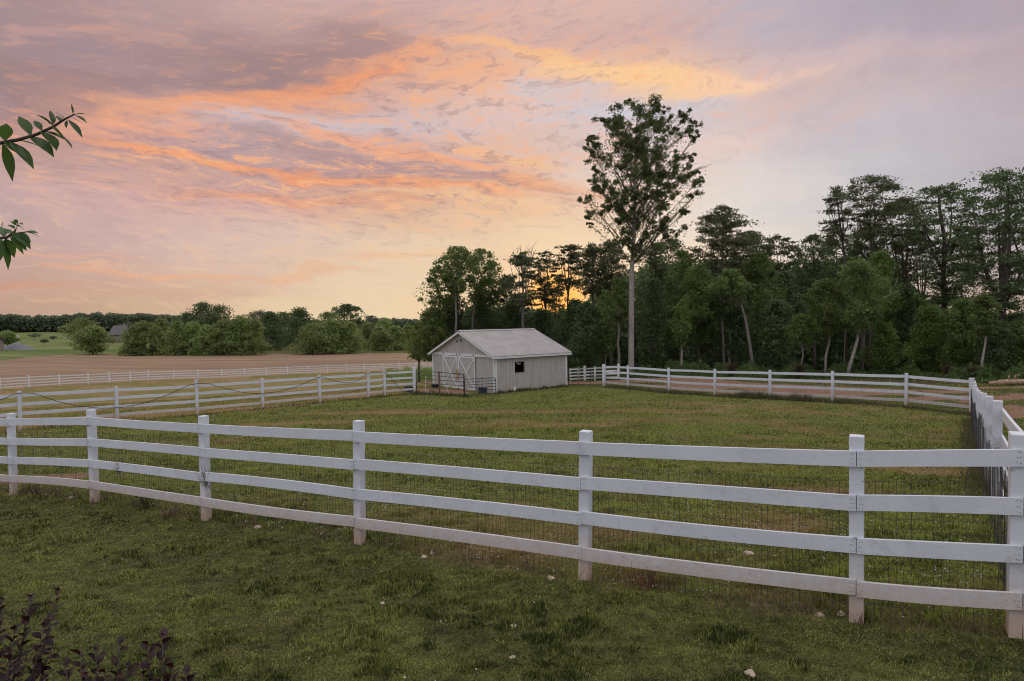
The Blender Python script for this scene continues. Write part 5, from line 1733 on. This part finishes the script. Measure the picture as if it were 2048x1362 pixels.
T('broadleaf_tree', 'dark tree on the skyline between the ragged pine and the leaning thin pine', 'tree', 1628, 70, 470, 620, 46, 'broad', 'leaf_dark', 'bark_dark', 'round', .18, 6500, .22, 46, 27, WG, rcf=(.16, .28))
T('broadleaf_tree', 'dense dark tree in front of the ragged skyline pine', 'tree', 1570, 60, 545, 715, 52, 'broad', 'leaf_dark', 'bark_dark', 'dome', .18, 10000, .21, 60, 28, WG)
T('pine_tree', 'thin layered pine leaning slightly left, beside the umbrella pine', 'tree', 1690, 62, 374, 490, 42, 'layered', 'needle', 'bark_dark', 'cone', .15, 3200, .17, 64, 29, WG, trunk_pts=[(1692, 745), (1690, 620), (1688, 510), (1679, 430), (1671, 376)], xc=1672)
T('pine_tree', 'umbrella-shaped pine with a broad domed head against the sky', 'tree', 1742, 60, 354, 480, 66, 'layered', 'needle', 'bark_dark', 'umbrella', .22, 8500, .17, 150, 30, WG, dead_twigs=6, fork=490)
T('pine_tree', 'dark heavy pine right of and below the umbrella pine', 'tree', 1805, 63, 398, 560, 58, 'layered', 'needle', 'bark_dark', 'dome', .2, 11000, .18, 150, 31, WG)
T('pine_tree', 'dark pine mass just under the umbrella pine', 'tree', 1722, 66, 452, 560, 44, 'pine', 'leaf_dark', 'bark_dark', 'round', .18, 6000, .25, 30, 32, WG)
T('oak_tree', 'tall dark-trunked tree with layered open branches, right of the dark heavy pine', 'tree', 1893, 56, 370, 610, 88, 'layered', 'leaf_dark', 'bark_dark', 'vase', .30, 13000, .18, 190, 33, WG, fork=540, trunk_pts=[(1894, 750), (1893, 650), (1892, 560), (1888, 480), (1880, 420), (1876, 385)], xc=1893)
T('oak_tree', 'big forked tree at the right edge with open layered foliage', 'tree', 2000, 50, 342, 650, 108, 'layered', 'leaf_dark', 'bark_dark', 'vase', .34, 19000, .17, 280, 34, WG, fork=630, trunk_pts=[(1999, 755), (2000, 690), (2003, 620), (2006, 540), (2012, 450), (2018, 370)], xc=2004)
T('oak_tree', 'tall leafy tree half cut off by the right edge behind the forked tree', 'tree', 2085, 52, 350, 640, 90, 'layered', 'leaf_dark', 'bark_dark', 'vase', .3, 12000, .18, 180, 35, WG, fork=600)
T('broadleaf_tree', 'thin airy tree on the skyline between the dark heavy pine and the layered tree', 'tree', 1846, 70, 418, 610, 44, 'layered', 'leaf_dark', 'bark_dark', 'round', .14, 3200, .2, 70, 36, WG)
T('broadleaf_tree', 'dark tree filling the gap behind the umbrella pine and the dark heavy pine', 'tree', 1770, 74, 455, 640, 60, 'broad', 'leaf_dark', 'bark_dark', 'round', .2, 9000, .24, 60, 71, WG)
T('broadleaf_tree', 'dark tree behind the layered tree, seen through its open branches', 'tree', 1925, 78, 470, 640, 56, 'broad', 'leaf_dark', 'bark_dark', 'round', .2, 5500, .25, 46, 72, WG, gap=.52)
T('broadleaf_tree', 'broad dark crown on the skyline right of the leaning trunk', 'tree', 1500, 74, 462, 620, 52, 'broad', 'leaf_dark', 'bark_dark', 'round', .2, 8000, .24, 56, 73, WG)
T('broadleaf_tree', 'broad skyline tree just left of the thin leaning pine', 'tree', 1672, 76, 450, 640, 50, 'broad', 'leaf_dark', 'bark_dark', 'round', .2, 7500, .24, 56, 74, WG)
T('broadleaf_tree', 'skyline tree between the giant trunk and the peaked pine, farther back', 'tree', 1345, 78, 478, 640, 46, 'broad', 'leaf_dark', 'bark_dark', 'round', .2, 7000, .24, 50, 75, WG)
# front row of the woods
T('young_tree', 'slender tree with a pale thin trunk just left of the giant trunk', 'tree', 1237, 54, 556, 640, 26, 'broad', 'leaf', 'bark_pale', 'dome', .13, 2600, .19, 26, 40, WG)
T('young_tree', 'very thin pale stem draped in leaves, left of the two pale trunks', 'tree', 1211, 53, 580, 716, 24, 'broad', 'leaf', 'bark_grey', 'column', .07, 3600, .19, 34, 41, WG)
T('young_tree', 'leafy low tree right of the barn roof corner', 'tree', 1172, 53, 606, 728, 36, 'bush', 'leaf_dark', 'bark_dark', 'dome', .12, 7000, .19, 54, 42, WG)
T('young_tree', 'dark leafy tree between the giant trunk and the ivy-clad stem', 'tree', 1305, 55, 560, 735, 36, 'bush', 'leaf_dark', 'bark_dark', 'dome', .12, 7600, .19, 54, 43, WG)
T('young_tree', 'slim pale stem thickly clad in ivy above the back fence', 'tree', 1363, 51, 600, 690, 22, 'broad', 'leaf_bright', 'bark_pale', 'column', .10, 3000, .18, 30, 44, WG)
T('pine_tree', 'straight dark trunk, left one of the pair in mid woods', 'tree', 1449, 56, 560, 640, 30, 'broad', 'leaf_dark', 'bark_grey', 'round', .16, 2600, .2, 22, 45, WG, trunk_pts=[(1449, 745), (1446, 690), (1442, 620), (1440, 570)])
T('pine_tree', 'straight dark trunk, right one of the pair in mid woods', 'tree', 1460, 56, 555, 640, 26, 'broad', 'leaf_dark', 'bark_grey', 'round', .14, 2200, .2, 20, 46, WG)
T('pine_tree', 'long leaning trunk slanting up to the left in mid woods', 'tree', 1506, 53, 540, 590, 40, 'broad', 'leaf', 'bark_grey', 'dome', .16, 3800, .2, 30, 47, WG, trunk_pts=[(1507, 745), (1502, 700), (1491, 640), (1477, 590), (1462, 555)], xc=1452)
T('young_tree', 'dark leafy understorey tree below the leaning trunk', 'tree', 1480, 56, 600, 735, 40, 'bush', 'leaf_dark', 'bark_dark', 'dome', .1, 7200, .19, 54, 48, WG)
T('young_tree', 'low dark understorey tree between the ivy-clad stem and the trunk pair', 'tree', 1408, 57, 612, 735, 36, 'bush', 'leaf_dark', 'bark_dark', 'dome', .1, 6400, .19, 50, 49, WG)
T('young_tree', 'dark understorey tree right of the leaning trunk', 'tree', 1555, 54, 600, 738, 40, 'bush', 'leaf_dark', 'bark_grey', 'dome', .1, 7600, .19, 56, 50, WG)
T('young_tree', 'small tree with a bare lower stem and flat bright layers, left of the crooked stem', 'tree', 1604, 50, 628, 690, 34, 'broad', 'leaf_bright', 'bark_grey', 'dome', .09, 3200, .17, 34, 51, WG)
T('young_tree', 'small tree with a crooked pale stem and flat leafy layers', 'tree', 1650, 50, 560, 668, 46, 'broad', 'leaf', 'bark_pale', 'dome', .11, 6500, .18, 50, 52, WG, trunk_pts=[(1649, 745), (1652, 712), (1660, 685), (1661, 655), (1655, 620), (1652, 590)])
T('young_tree', 'tree with a whitish bent trunk leaning right and a grey-green crown', 'tree', 1692, 49, 520, 655, 62, 'broad', 'leaf', 'bark_pale', 'dome', .16, 9500, .18, 66, 53, WG, trunk_pts=[(1691, 752), (1701, 720), (1714, 680), (1718, 630), (1722, 580), (1716, 545)], xc=1716)
T('young_tree', 'green leafy tree in front of the umbrella pine trunk', 'tree', 1762, 55, 505, 650, 44, 'broad', 'leaf_bright', 'bark_dark', 'dome', .14, 7000, .19, 50, 54, WG)
T('young_tree', 'thin straight stem between the crooked stem and the whitish bent trunk', 'tree', 1689, 52, 600, 650, 24, 'broad', 'leaf_dark', 'bark_pale', 'dome', .06, 1800, .18, 20, 55, WG)
T('young_tree', 'leafy bright sapling right of the whitish bent trunk', 'tree', 1768, 49, 645, 735, 36, 'bush', 'leaf_bright', 'bark_dark', 'dome', .09, 5200, .17, 46, 56, WG)
T('young_tree', 'deep dark cedar-like tree behind the bright sapling', 'tree', 1812, 54, 570, 735, 38, 'bush', 'leaf_dark', 'bark_dark', 'cone', .14, 8000, .19, 56, 57, WG)
T('young_tree', 'bright green bushy tree below the layered open tree, left part', 'tree', 1865, 50, 612, 742, 46, 'bush', 'leaf_bright', 'bark_dark', 'dome', .1, 8500, .18, 60, 58, WG)
T('young_tree', 'green bushy tree below the layered open tree, right part', 'tree', 1926, 48, 600, 745, 44, 'bush', 'leaf', 'bark_dark', 'dome', .1, 8500, .18, 60, 59, WG)
T('young_tree', 'slim tree with a crooked whitish stem near the right edge', 'tree', 1965, 45, 590, 668, 30, 'broad', 'leaf', 'bark_pale', 'dome', .10, 3600, .17, 34, 60, WG, trunk_pts=[(1963, 750), (1962, 722), (1972, 690), (1976, 640), (1978, 600)])
T('young_tree', 'dark leafy bush-like tree at the foot of the forked tree', 'tree', 1990, 46, 655, 748, 40, 'bush', 'leaf_dark', 'bark_dark', 'dome', .09, 7000, .18, 54, 61, WG)
T('young_tree', 'yellow-green sunlit tree at the right edge behind the forked trunk', 'tree', 2038, 58, 640, 745, 40, 'bush', 'leaf_bright', 'bark_dark', 'dome', .1, 6000, .2, 50, 62, WG)
T('young_tree', 'leafy dark tree cut by the right edge', 'tree', 2070, 45, 640, 755, 44, 'bush', 'leaf', 'bark_dark', 'dome', .1, 7000, .18, 54, 63, WG)
T('young_tree', 'yellowish backlit tree glimpsed between the cedar-like and bright bushy trees', 'tree', 1836, 66, 590, 735, 34, 'bush', 'leaf_bright', 'bark_dark', 'dome', .12, 5200, .21, 46, 64, WG)

# long dead limb on the whitish bent trunk
g = G(1727, 50.5)
limb = thing('dead_tree', 'bare dead tree with a long pale limb reaching up rightward from the bent trunk', 'tree', g, WG)
mb = MB()
q = [P(x, y, 50.5) - g for x, y in ((1726, 740), (1728, 680), (1731, 624), (1745, 606), (1765, 598), (1782, 588), (1791, 570), (1795, 556))]
mb.tube(q, [.08, .075, .07, .065, .055, .04, .025, .01], 6)
for s_, e_ in (((1765, 598), (1805, 580)), ((1745, 606), (1722, 575)), ((1782, 588), (1812, 588)), ((1722, 575), (1708, 556)), ((1722, 575), (1728, 548))):
    mb.tube([P(*s_, 50.5) - g, P(*e_, 50.5) - g + Vector((0, .3, 0))], [.035, .010], 4, False)
mb.build('trunk', MAT['bark_pale'], limb, True)

# deep woods behind the individual trees, as one mass
n_ = 85000
xx = rng.uniform(905, 2300, n_); ZZ = rng.uniform(70, 96, n_)
ty = np.interp(xx, [905, 960, 1030, 1060, 1160, 1190, 1260, 1400, 1520, 1620, 1700, 1800, 1850, 1900, 1960, 2050, 2300], [640, 610, 612, 626, 626, 590, 540, 525, 520, 530, 535, 550, 610, 630, 630, 630, 620])
ty = ty + 26 * (vnoise(xx * .03, ZZ * .1, 4) - .5) + 14 * (vnoise(xx * .11, ZZ * .2, 6) - .5)
gz = np.interp(xx, np.linspace(905, 2300, 20), [G(q, 80).z for q in np.linspace(905, 2300, 20)])
tz_ = CAMZ + (640 - ty - .014 * (xx - 1024)) / F * ZZ
f_ = rng.uniform(0, 1, n_) ** 1.15
zz = gz + f_ * np.maximum(tz_ - gz, .5)
o = leaf_cloud('deep_woods', np.stack([(xx - 1024) / F * ZZ, ZZ, zz], 1), MAT['leaf_dark'], .62, None, .7, .5, tint=np.clip(rng.normal(.3, .2, n_), 0, 1))
tag(o, 'dark depth of the woods behind the front rows of trees', kind='stuff')

# undergrowth along the edge of the woods
n_ = 46000
xx = rng.uniform(1120, 2250, n_); dz_ = rng.uniform(0, 1, n_)
Z0 = np.interp(xx, [1120, 1263, 1500, 1800, 1960, 2250], [54, 50, 49.5, 47.5, 43, 40])
ZZ = Z0 + dz_ * 5 - 1.2
hb = sstep(.35, .75, fbm(xx * .022, ZZ * .5, 15, 3)) * .8 + .2 + .5 * (vnoise(xx * .12, ZZ, 19) - .3)
X = (xx - 1024) / F * ZZ
zz = H(X, ZZ) + np.maximum(hb, .15) * rng.uniform(0, 1, n_) ** .7 * np.clip(dz_ * 3 + .25, 0, 1)
o = leaf_cloud('undergrowth', np.stack([X, ZZ, zz], 1), MAT['under'], .17, None, .6, .8, tint=np.clip(rng.normal(.45, .25, n_) + .5 * (vnoise(xx * .05, ZZ * .4, 23) - .5), 0, 1))
tag(o, 'bright green undergrowth along the foot of the woods', kind='stuff')
# low yellowish growth at the field corner beside the barn
n_ = 5000
xx = rng.uniform(770, 872, n_); ZZ = rng.uniform(72, 120, n_)
X = (xx - 1024) / F * ZZ
zz = H(X, ZZ) + rng.uniform(0, 1, n_) * (.3 + .9 * vnoise(xx * .08, ZZ * .1, 3))
o = leaf_cloud('field_weeds', np.stack([X, ZZ, zz], 1), MAT['leaf_bright'], .26, None, .5, .8)
tag(o, 'yellowish weeds at the corner of the brown field left of the barn', kind='stuff')
# dry grass plumes before the woods
for i, (x, Z, lb) in enumerate(((1598, 47.5, 'reddish-brown dry grass plume at the wood edge above the back fence'), (1462, 48.5, 'small dry grass plume at the foot of the trunk pair'),
                                (1942, 43.5, 'tan dry shrub at the wood edge near the fence corner'), (1896, 45.5, 'pale dry shrub at the wood edge, left of the tan one'))):
    rg = np.random.default_rng(400 + i); g = G(x, Z); mb = MB()
    for k in range(240):
        a_ = rg.uniform(0, 6.28); L_ = rg.uniform(.5, 1.35); sp_ = rg.uniform(.05, .6)
        mb.tube([(0, 0, 0), (math.cos(a_) * sp_ * .3, math.sin(a_) * sp_ * .3, L_ * .6), (math.cos(a_) * sp_, math.sin(a_) * sp_, L_ * rg.uniform(.75, 1))], [.012, .012, .006], 3, False)
    o = mb.build('dry_grass_plume', MAT['dry'], None); o.location = g
    tag(o, lb, 'dry grass')

# ------------------------------------------------------------------ sky and light
def azel(x, y):
    d = CM @ Vector(((x - 1024) / F, (681 - y) / F, -1)); d.normalize()
    return math.atan2(d.x, d.y), math.asin(d.z)


SUN_AZ, SUN_EL = azel(1112, 598)
SUN_EL_L = R(4.0)
world = D.worlds.new('World'); scene.world = world; world.use_nodes = True
w = NT(world.node_tree); w.n.clear()
wo = w.node('ShaderNodeOutputWorld'); bg = w.node('ShaderNodeBackground')
w.l.new(bg.outputs[0], wo.inputs[0])
dirv = w.vmath('NORMALIZE', w.node('ShaderNodeTexCoord').outputs['Generated'])
dx_, dy_, dz_ = w.sep(dirv)
AZ = w.math('ARCTAN2', dx_, dy_)
EL = w.math('ARCSINE', dz_)
Pv = w.comb(AZ, EL)
# wind-drawn streaks: shear that turns with height, then two octaves of domain warp
shear = w.ss(EL, R(7), R(27), -.09, .13)
ELs = w.math('SUBTRACT', EL, w.math('MULTIPLY', shear, w.math('ADD', AZ, .2)))
Ps = w.comb(AZ, ELs)
wa = w.noise(w.vmath('MULTIPLY', Ps, (2.2, 7.5, 1.)), 1.6, 4, .55, 0, 1)
wb = w.noise(w.vmath('MULTIPLY', Ps, (6., 22., 1.)), 1.7, 5, .6, 0, 1)
off = w.vmath('ADD', w.vmath('MULTIPLY', w.vmath('SUBTRACT', wa, (.5, .5, .5)), (.34, .085, 0)), w.vmath('MULTIPLY', w.vmath('SUBTRACT', wb, (.5, .5, .5)), (.10, .036, 0)))
Pw = w.vmath('ADD', Pv, off)
AZw, ELw, _z = w.sep(Pw)

ROWS = [0, 80, 160, 240, 320, 400, 480, 560, 640]
COLS = [0, 256, 512, 768, 1024, 1280, 1536, 1792, 2048]
TAB = [
    [(182, 153, 155), (190, 160, 158), (199, 167, 163), (205, 172, 168), (215, 180, 172), (215, 182, 175), (195, 182, 190), (190, 178, 188), (190, 170, 176)],
    [(171, 144, 145), (174, 145, 144), (171, 141, 140), (190, 155, 150), (222, 180, 165), (215, 178, 170), (200, 182, 188), (197, 182, 190), (192, 174, 180)],
    [(168, 139, 140), (163, 135, 136), (162, 133, 133), (218, 165, 144), (236, 192, 165), (238, 195, 162), (228, 195, 182), (212, 192, 192), (200, 182, 188)],
    [(190, 150, 145), (230, 170, 144), (205, 185, 190), (213, 183, 178), (222, 195, 190), (205, 200, 208), (218, 200, 198), (212, 200, 204), (205, 190, 195)],
    [(205, 170, 165), (212, 167, 152), (186, 158, 158), (198, 160, 152), (224, 182, 160), (224, 206, 198), (228, 216, 210), (212, 207, 209), (203, 193, 198)],
    [(209, 177, 175), (214, 175, 170), (215, 169, 157), (214, 165, 140), (227, 184, 152), (233, 213, 196), (231, 221, 213), (211, 207, 207), (200, 194, 198)],
    [(211, 177, 170), (217, 185, 177), (221, 193, 180), (228, 202, 175), (231, 204, 174), (238, 217, 193), (233, 221, 209), (214, 206, 202), (200, 190, 190)],
    [(204, 165, 153), (211, 175, 157), (219, 187, 165), (230, 206, 176), (234, 206, 174), (238, 210, 178), (230, 205, 182), (215, 195, 175), (205, 188, 178)],
    [(200, 165, 142), (215, 182, 150), (230, 206, 165), (234, 212, 174), (236, 200, 156), (236, 196, 140), (224, 192, 158), (215, 185, 155), (210, 180, 155)],
]
AMP = [  # cloud relief: how ragged and lit the clouds are in each part of the sky
    [.2, .22, .25, .3, .3, .3, .12, .08, .08], [.22, .25, .3, .5, .6, .4, .15, .1, .08], [.18, .2, .3, .9, .85, .5, .35, .15, .1], [.6, .8, .7, .8, .6, .3, .25, .12, .08],
    [.6, .9, 1., 1., .9, .25, .12, .08, .06], [.4, .55, .8, 1., .8, .2, .08, .06, .05], [.35, .45, .45, .5, .3, .1, .06, .05, .05], [.4, .4, .35, .3, .2, .1, .06, .05, .05], [.25, .2, .15, .1, .1, .1, .1, .1, .1]]
FLANK = [(.92, .93, .94), (.965, .965, .975), (1, 1, 1), (1, 1, 1), (1, 1, 1), (1, 1, 1), (.975, .98, .99), (.93, .935, .955), (.90, .90, .92)]
ELMAX = R(90); ELMIN = R(-4)


def nrm_el(e): return (e - ELMIN) / (ELMAX - ELMIN)


ELn = w.ss(ELw, ELMIN, ELMAX, 0, 1, 'LINEAR')
cols = []
ZEN = (158 / 255,) * 3
zen = tuple(3.0 * v for v in lin((176, 174, 180)))
for ci, x in enumerate(COLS):
    st = []
    for ri, y in enumerate(ROWS):
        a_, e_ = azel(x, y)
        st.append((nrm_el(e_), (*lin(tuple(v * k_ for v, k_ in zip(TAB[ri][ci], FLANK[ci]))), AMP[ri][ci])))
    st.append((0., (*lin(TAB[8][ci]), .1)))
    st.append((nrm_el(R(34)), (*lin(TAB[0][ci]), .25))); st.append((nrm_el(R(52)), (*zen, .2)))
    cols.append((azel(x, 300)[0], w.ramp(ELn, st)))
back = [(nrm_el(R(-4)), (*tuple(.9 * v for v in lin((190, 190, 204))), .1)), (nrm_el(R(15)), (*tuple(1.15 * v for v in lin((196, 198, 210))), .1)), (nrm_el(R(40)), (*tuple(1.9 * v for v in lin((184, 184, 196))), .15)), (nrm_el(R(55)), (*zen, .1))]
bk = w.ramp(ELn, back)
seq = [(-R(180), bk), (-R(75), bk)] + cols + [(R(75), bk), (R(180), bk)]
c, amp = seq[0][1][0], seq[0][1][1]
for i in range(1, len(seq)):
    f = w.ss(AZw, seq[i - 1][0], seq[i][0], 0, 1, 'LINEAR')
    c = w.mix(f, c, seq[i][1][0])
    nmx = w.node('ShaderNodeMix', data_type='FLOAT'); w.put(nmx.inputs[0], f); w.put(nmx.inputs[2], amp); w.put(nmx.inputs[3], seq[i][1][1]); amp = nmx.outputs[0]


def blob(c, x, y, rx, ry, rot, col, s_, soft=.35, ragged=1.):
    """one cloud: centre and radii given where it stood in the sky (photo px -> azimuth, elevation)"""
    a_, e_ = azel(x, y)
    v = w.vmath('SUBTRACT', Pw if ragged else Pv, (a_, e_, 0))
    rn = w.node('ShaderNodeVectorRotate', rotation_type='Z_AXIS'); w.put(rn.inputs['Vector'], v); rn.inputs['Angle'].default_value = -R(rot)
    v = w.vmath('MULTIPLY', rn.outputs[0], (F / rx, F / ry, 0.))
    d = w.vmath('LENGTH', v)
    f = w.ss(d, soft, 1.15, s_, 0)
    return w.mix(f, c, lin(col))


# mauve bank, pale gap, glowing bars (rot: positive = rising to the right)
c = blob(c, 420, 130, 430, 62, 4, (166, 138, 140), .45)
c = blob(c, 560, 118, 200, 45, 8, (152, 126, 128), .4)
c = blob(c, 780, 88, 170, 26, -6, (160, 132, 134), .5)
c = blob(c, 120, 90, 200, 40, 0, (166, 144, 152), .4)
c = blob(c, 630, 175, 260, 26, 13, (240, 158, 112), .8)
c = blob(c, 480, 205, 260, 24, 7, (236, 168, 132), .75)
c = blob(c, 260, 245, 210, 22, 5, (236, 168, 138), .7)
c = blob(c, 780, 115, 200, 20, 10, (236, 166, 128), .7)
c = blob(c, 920, 150, 170, 40, -18, (240, 180, 144), .5)
c = blob(c, 590, 240, 200, 20, 2, (206, 194, 200), .6)
c = blob(c, 800, 235, 160, 24, -4, (206, 192, 198), .5)
c = blob(c, 420, 285, 260, 26, -2, (184, 153, 155), .6)
c = blob(c, 700, 310, 300, 26, -10, (178, 147, 147), .75)
c = blob(c, 960, 355, 220, 15, -9, (180, 146, 148), .75)
c = blob(c, 760, 285, 280, 14, -9, (240, 168, 128), .75)
c = blob(c, 1010, 300, 190, 16, -12, (246, 190, 140), .7)
c = blob(c, 640, 345, 240, 14, -4, (238, 156, 112), .75)
c = blob(c, 820, 372, 330, 13, -5, (236, 158, 116), .7)
c = blob(c, 560, 395, 260, 16, -2, (228, 160, 128), .65)
c = blob(c, 330, 303, 190, 12, -5, (250, 166, 112), .75)
c = blob(c, 1060, 365, 160, 20, -6, (236, 166, 122), .6)
c = blob(c, 900, 405, 260, 14, -4, (246, 202, 156), .5)
c = blob(c, 1090, 130, 200, 22, -16, (249, 192, 138), .85)
c = blob(c, 1240, 168, 210, 34, -10, (251, 206, 156), .95)
c = blob(c, 1450, 168, 170, 24, 1, (250, 206, 168), .85)
c = blob(c, 1560, 150, 90, 16, 2, (248, 208, 180), .6)
c = blob(c, 1250, 60, 260, 46, 4, (205, 172, 168), .55)
c = blob(c, 1100, 200, 120, 24, -14, (206, 200, 208), .6)
c = blob(c, 1300, 225, 260, 18, 4, (203, 204, 214), .55)
c = blob(c, 1480, 275, 180, 28, 6, (234, 206, 194), .5)
c = blob(c, 1680, 110, 190, 34, -4, (216, 190, 188), .45)
c = blob(c, 330, 130, 120, 14, 8, (200, 160, 152), .2)
c = blob(c, 130, 62, 150, 14, 18, (214, 166, 154), .4)
c = blob(c, 90, 580, 110, 8, 2, (212, 150, 122), .6)
c = blob(c, 300, 548, 150, 9, -3, (236, 176, 138), .5)
c = blob(c, 560, 548, 230, 8, 2, (234, 178, 140), .5)
c = blob(c, 130, 515, 140, 8, 5, (236, 176, 144), .4)
c = blob(c, 800, 510, 180, 10, 5, (240, 190, 150), .5)
c = blob(c, 300, 590, 240, 16, 3, (206, 166, 144), .45)
# fine relief in all of them: lit edges orange, thicker cores mauve
fn = w.noise(w.vmath('MULTIPLY', w.vmath('ADD', Ps, w.vmath('SCALE', off, None, .5)), (12., 48., 1.)), 1.6, 10, .70)
fn2 = w.noise(w.vmath('MULTIPLY', w.vmath('ADD', Ps, off), (30., 84., 1.)), 1.7, 6, .62)
fx_ = w.math('ADD', w.math('MULTIPLY', fn, .7), w.math('MULTIPLY', fn2, .3))
litf = w.math('MULTIPLY', amp, w.ss(fx_, .50, .615, 0, .85))
shf = w.math('MULTIPLY', amp, w.ss(fx_, .50, .39, 0, .75))
lit_c = w.mix(w.ss(EL, R(4), R(16)), lin((244, 200, 158)), lin((247, 176, 130)))
sh_c = w.mix(w.ss(EL, R(2), R(12)), lin((212, 178, 156)), lin((168, 139, 141)))
c = w.mix(litf, c, lit_c)
c = w.mix(shf, c, sh_c)
# the glow round the sun that has sunk into the trees
sd = (math.sin(SUN_AZ) * math.cos(SUN_EL), math.cos(SUN_AZ) * math.cos(SUN_EL), math.sin(SUN_EL))
cosd = w.vmath('DOT_PRODUCT', dirv, sd)
c = w.mix(w.ss(cosd, math.cos(R(9)), math.cos(R(1.5)), 0, .3), c, lin((252, 212, 158)))
c = w.mix(w.ss(cosd, math.cos(R(3.6)), math.cos(R(.5)), 0, .95), c, (1.25, .56, .12))
sky = w.node('ShaderNodeTexSky', sky_type='NISHITA')
sky.sun_disc = False; sky.sun_elevation = SUN_EL_L; sky.sun_rotation = SUN_AZ; sky.air_density = 1.; sky.dust_density = 2.
c = w.mix(1., c, w.mix(1., sky.outputs[0], (.0012, .0012, .0012), 'MULTIPLY'), 'ADD')
# below the horizon: dim ground light
c = w.mix(w.ss(dz_, -.06, -.015, 1, 0), c, (.10, .09, .07))
w.l.new(c, bg.inputs[0]); bg.inputs[1].default_value = 1.0

sun_d = D.lights.new('sun', 'SUN'); sun_d.energy = .6; sun_d.angle = R(10); sun_d.color = (1., .66, .36)
sun = D.objects.new('sun', sun_d); COL.objects.link(sun)
sv = Vector((math.sin(SUN_AZ) * math.cos(SUN_EL_L), math.cos(SUN_AZ) * math.cos(SUN_EL_L), math.sin(SUN_EL_L)))
sun.rotation_euler = sv.to_track_quat('Z', 'Y').to_euler()
sun.location = (0, 0, 60)

scene.view_settings.view_transform = 'Standard'
scene.view_settings.look = 'None'
scene.view_settings.exposure = 0.0
scene.view_settings.gamma = 1.0
scene.render.engine = 'CYCLES'
scene.cycles.use_denoising = True
scene.cycles.filter_width = 1.05
scene.cycles.max_bounces = 6
scene.cycles.diffuse_bounces = 3
scene.cycles.transmission_bounces = 3
scene.cycles.use_adaptive_sampling = True
scene.cycles.adaptive_threshold = .004
scene.render.resolution_x = 1024; scene.render.resolution_y = 681
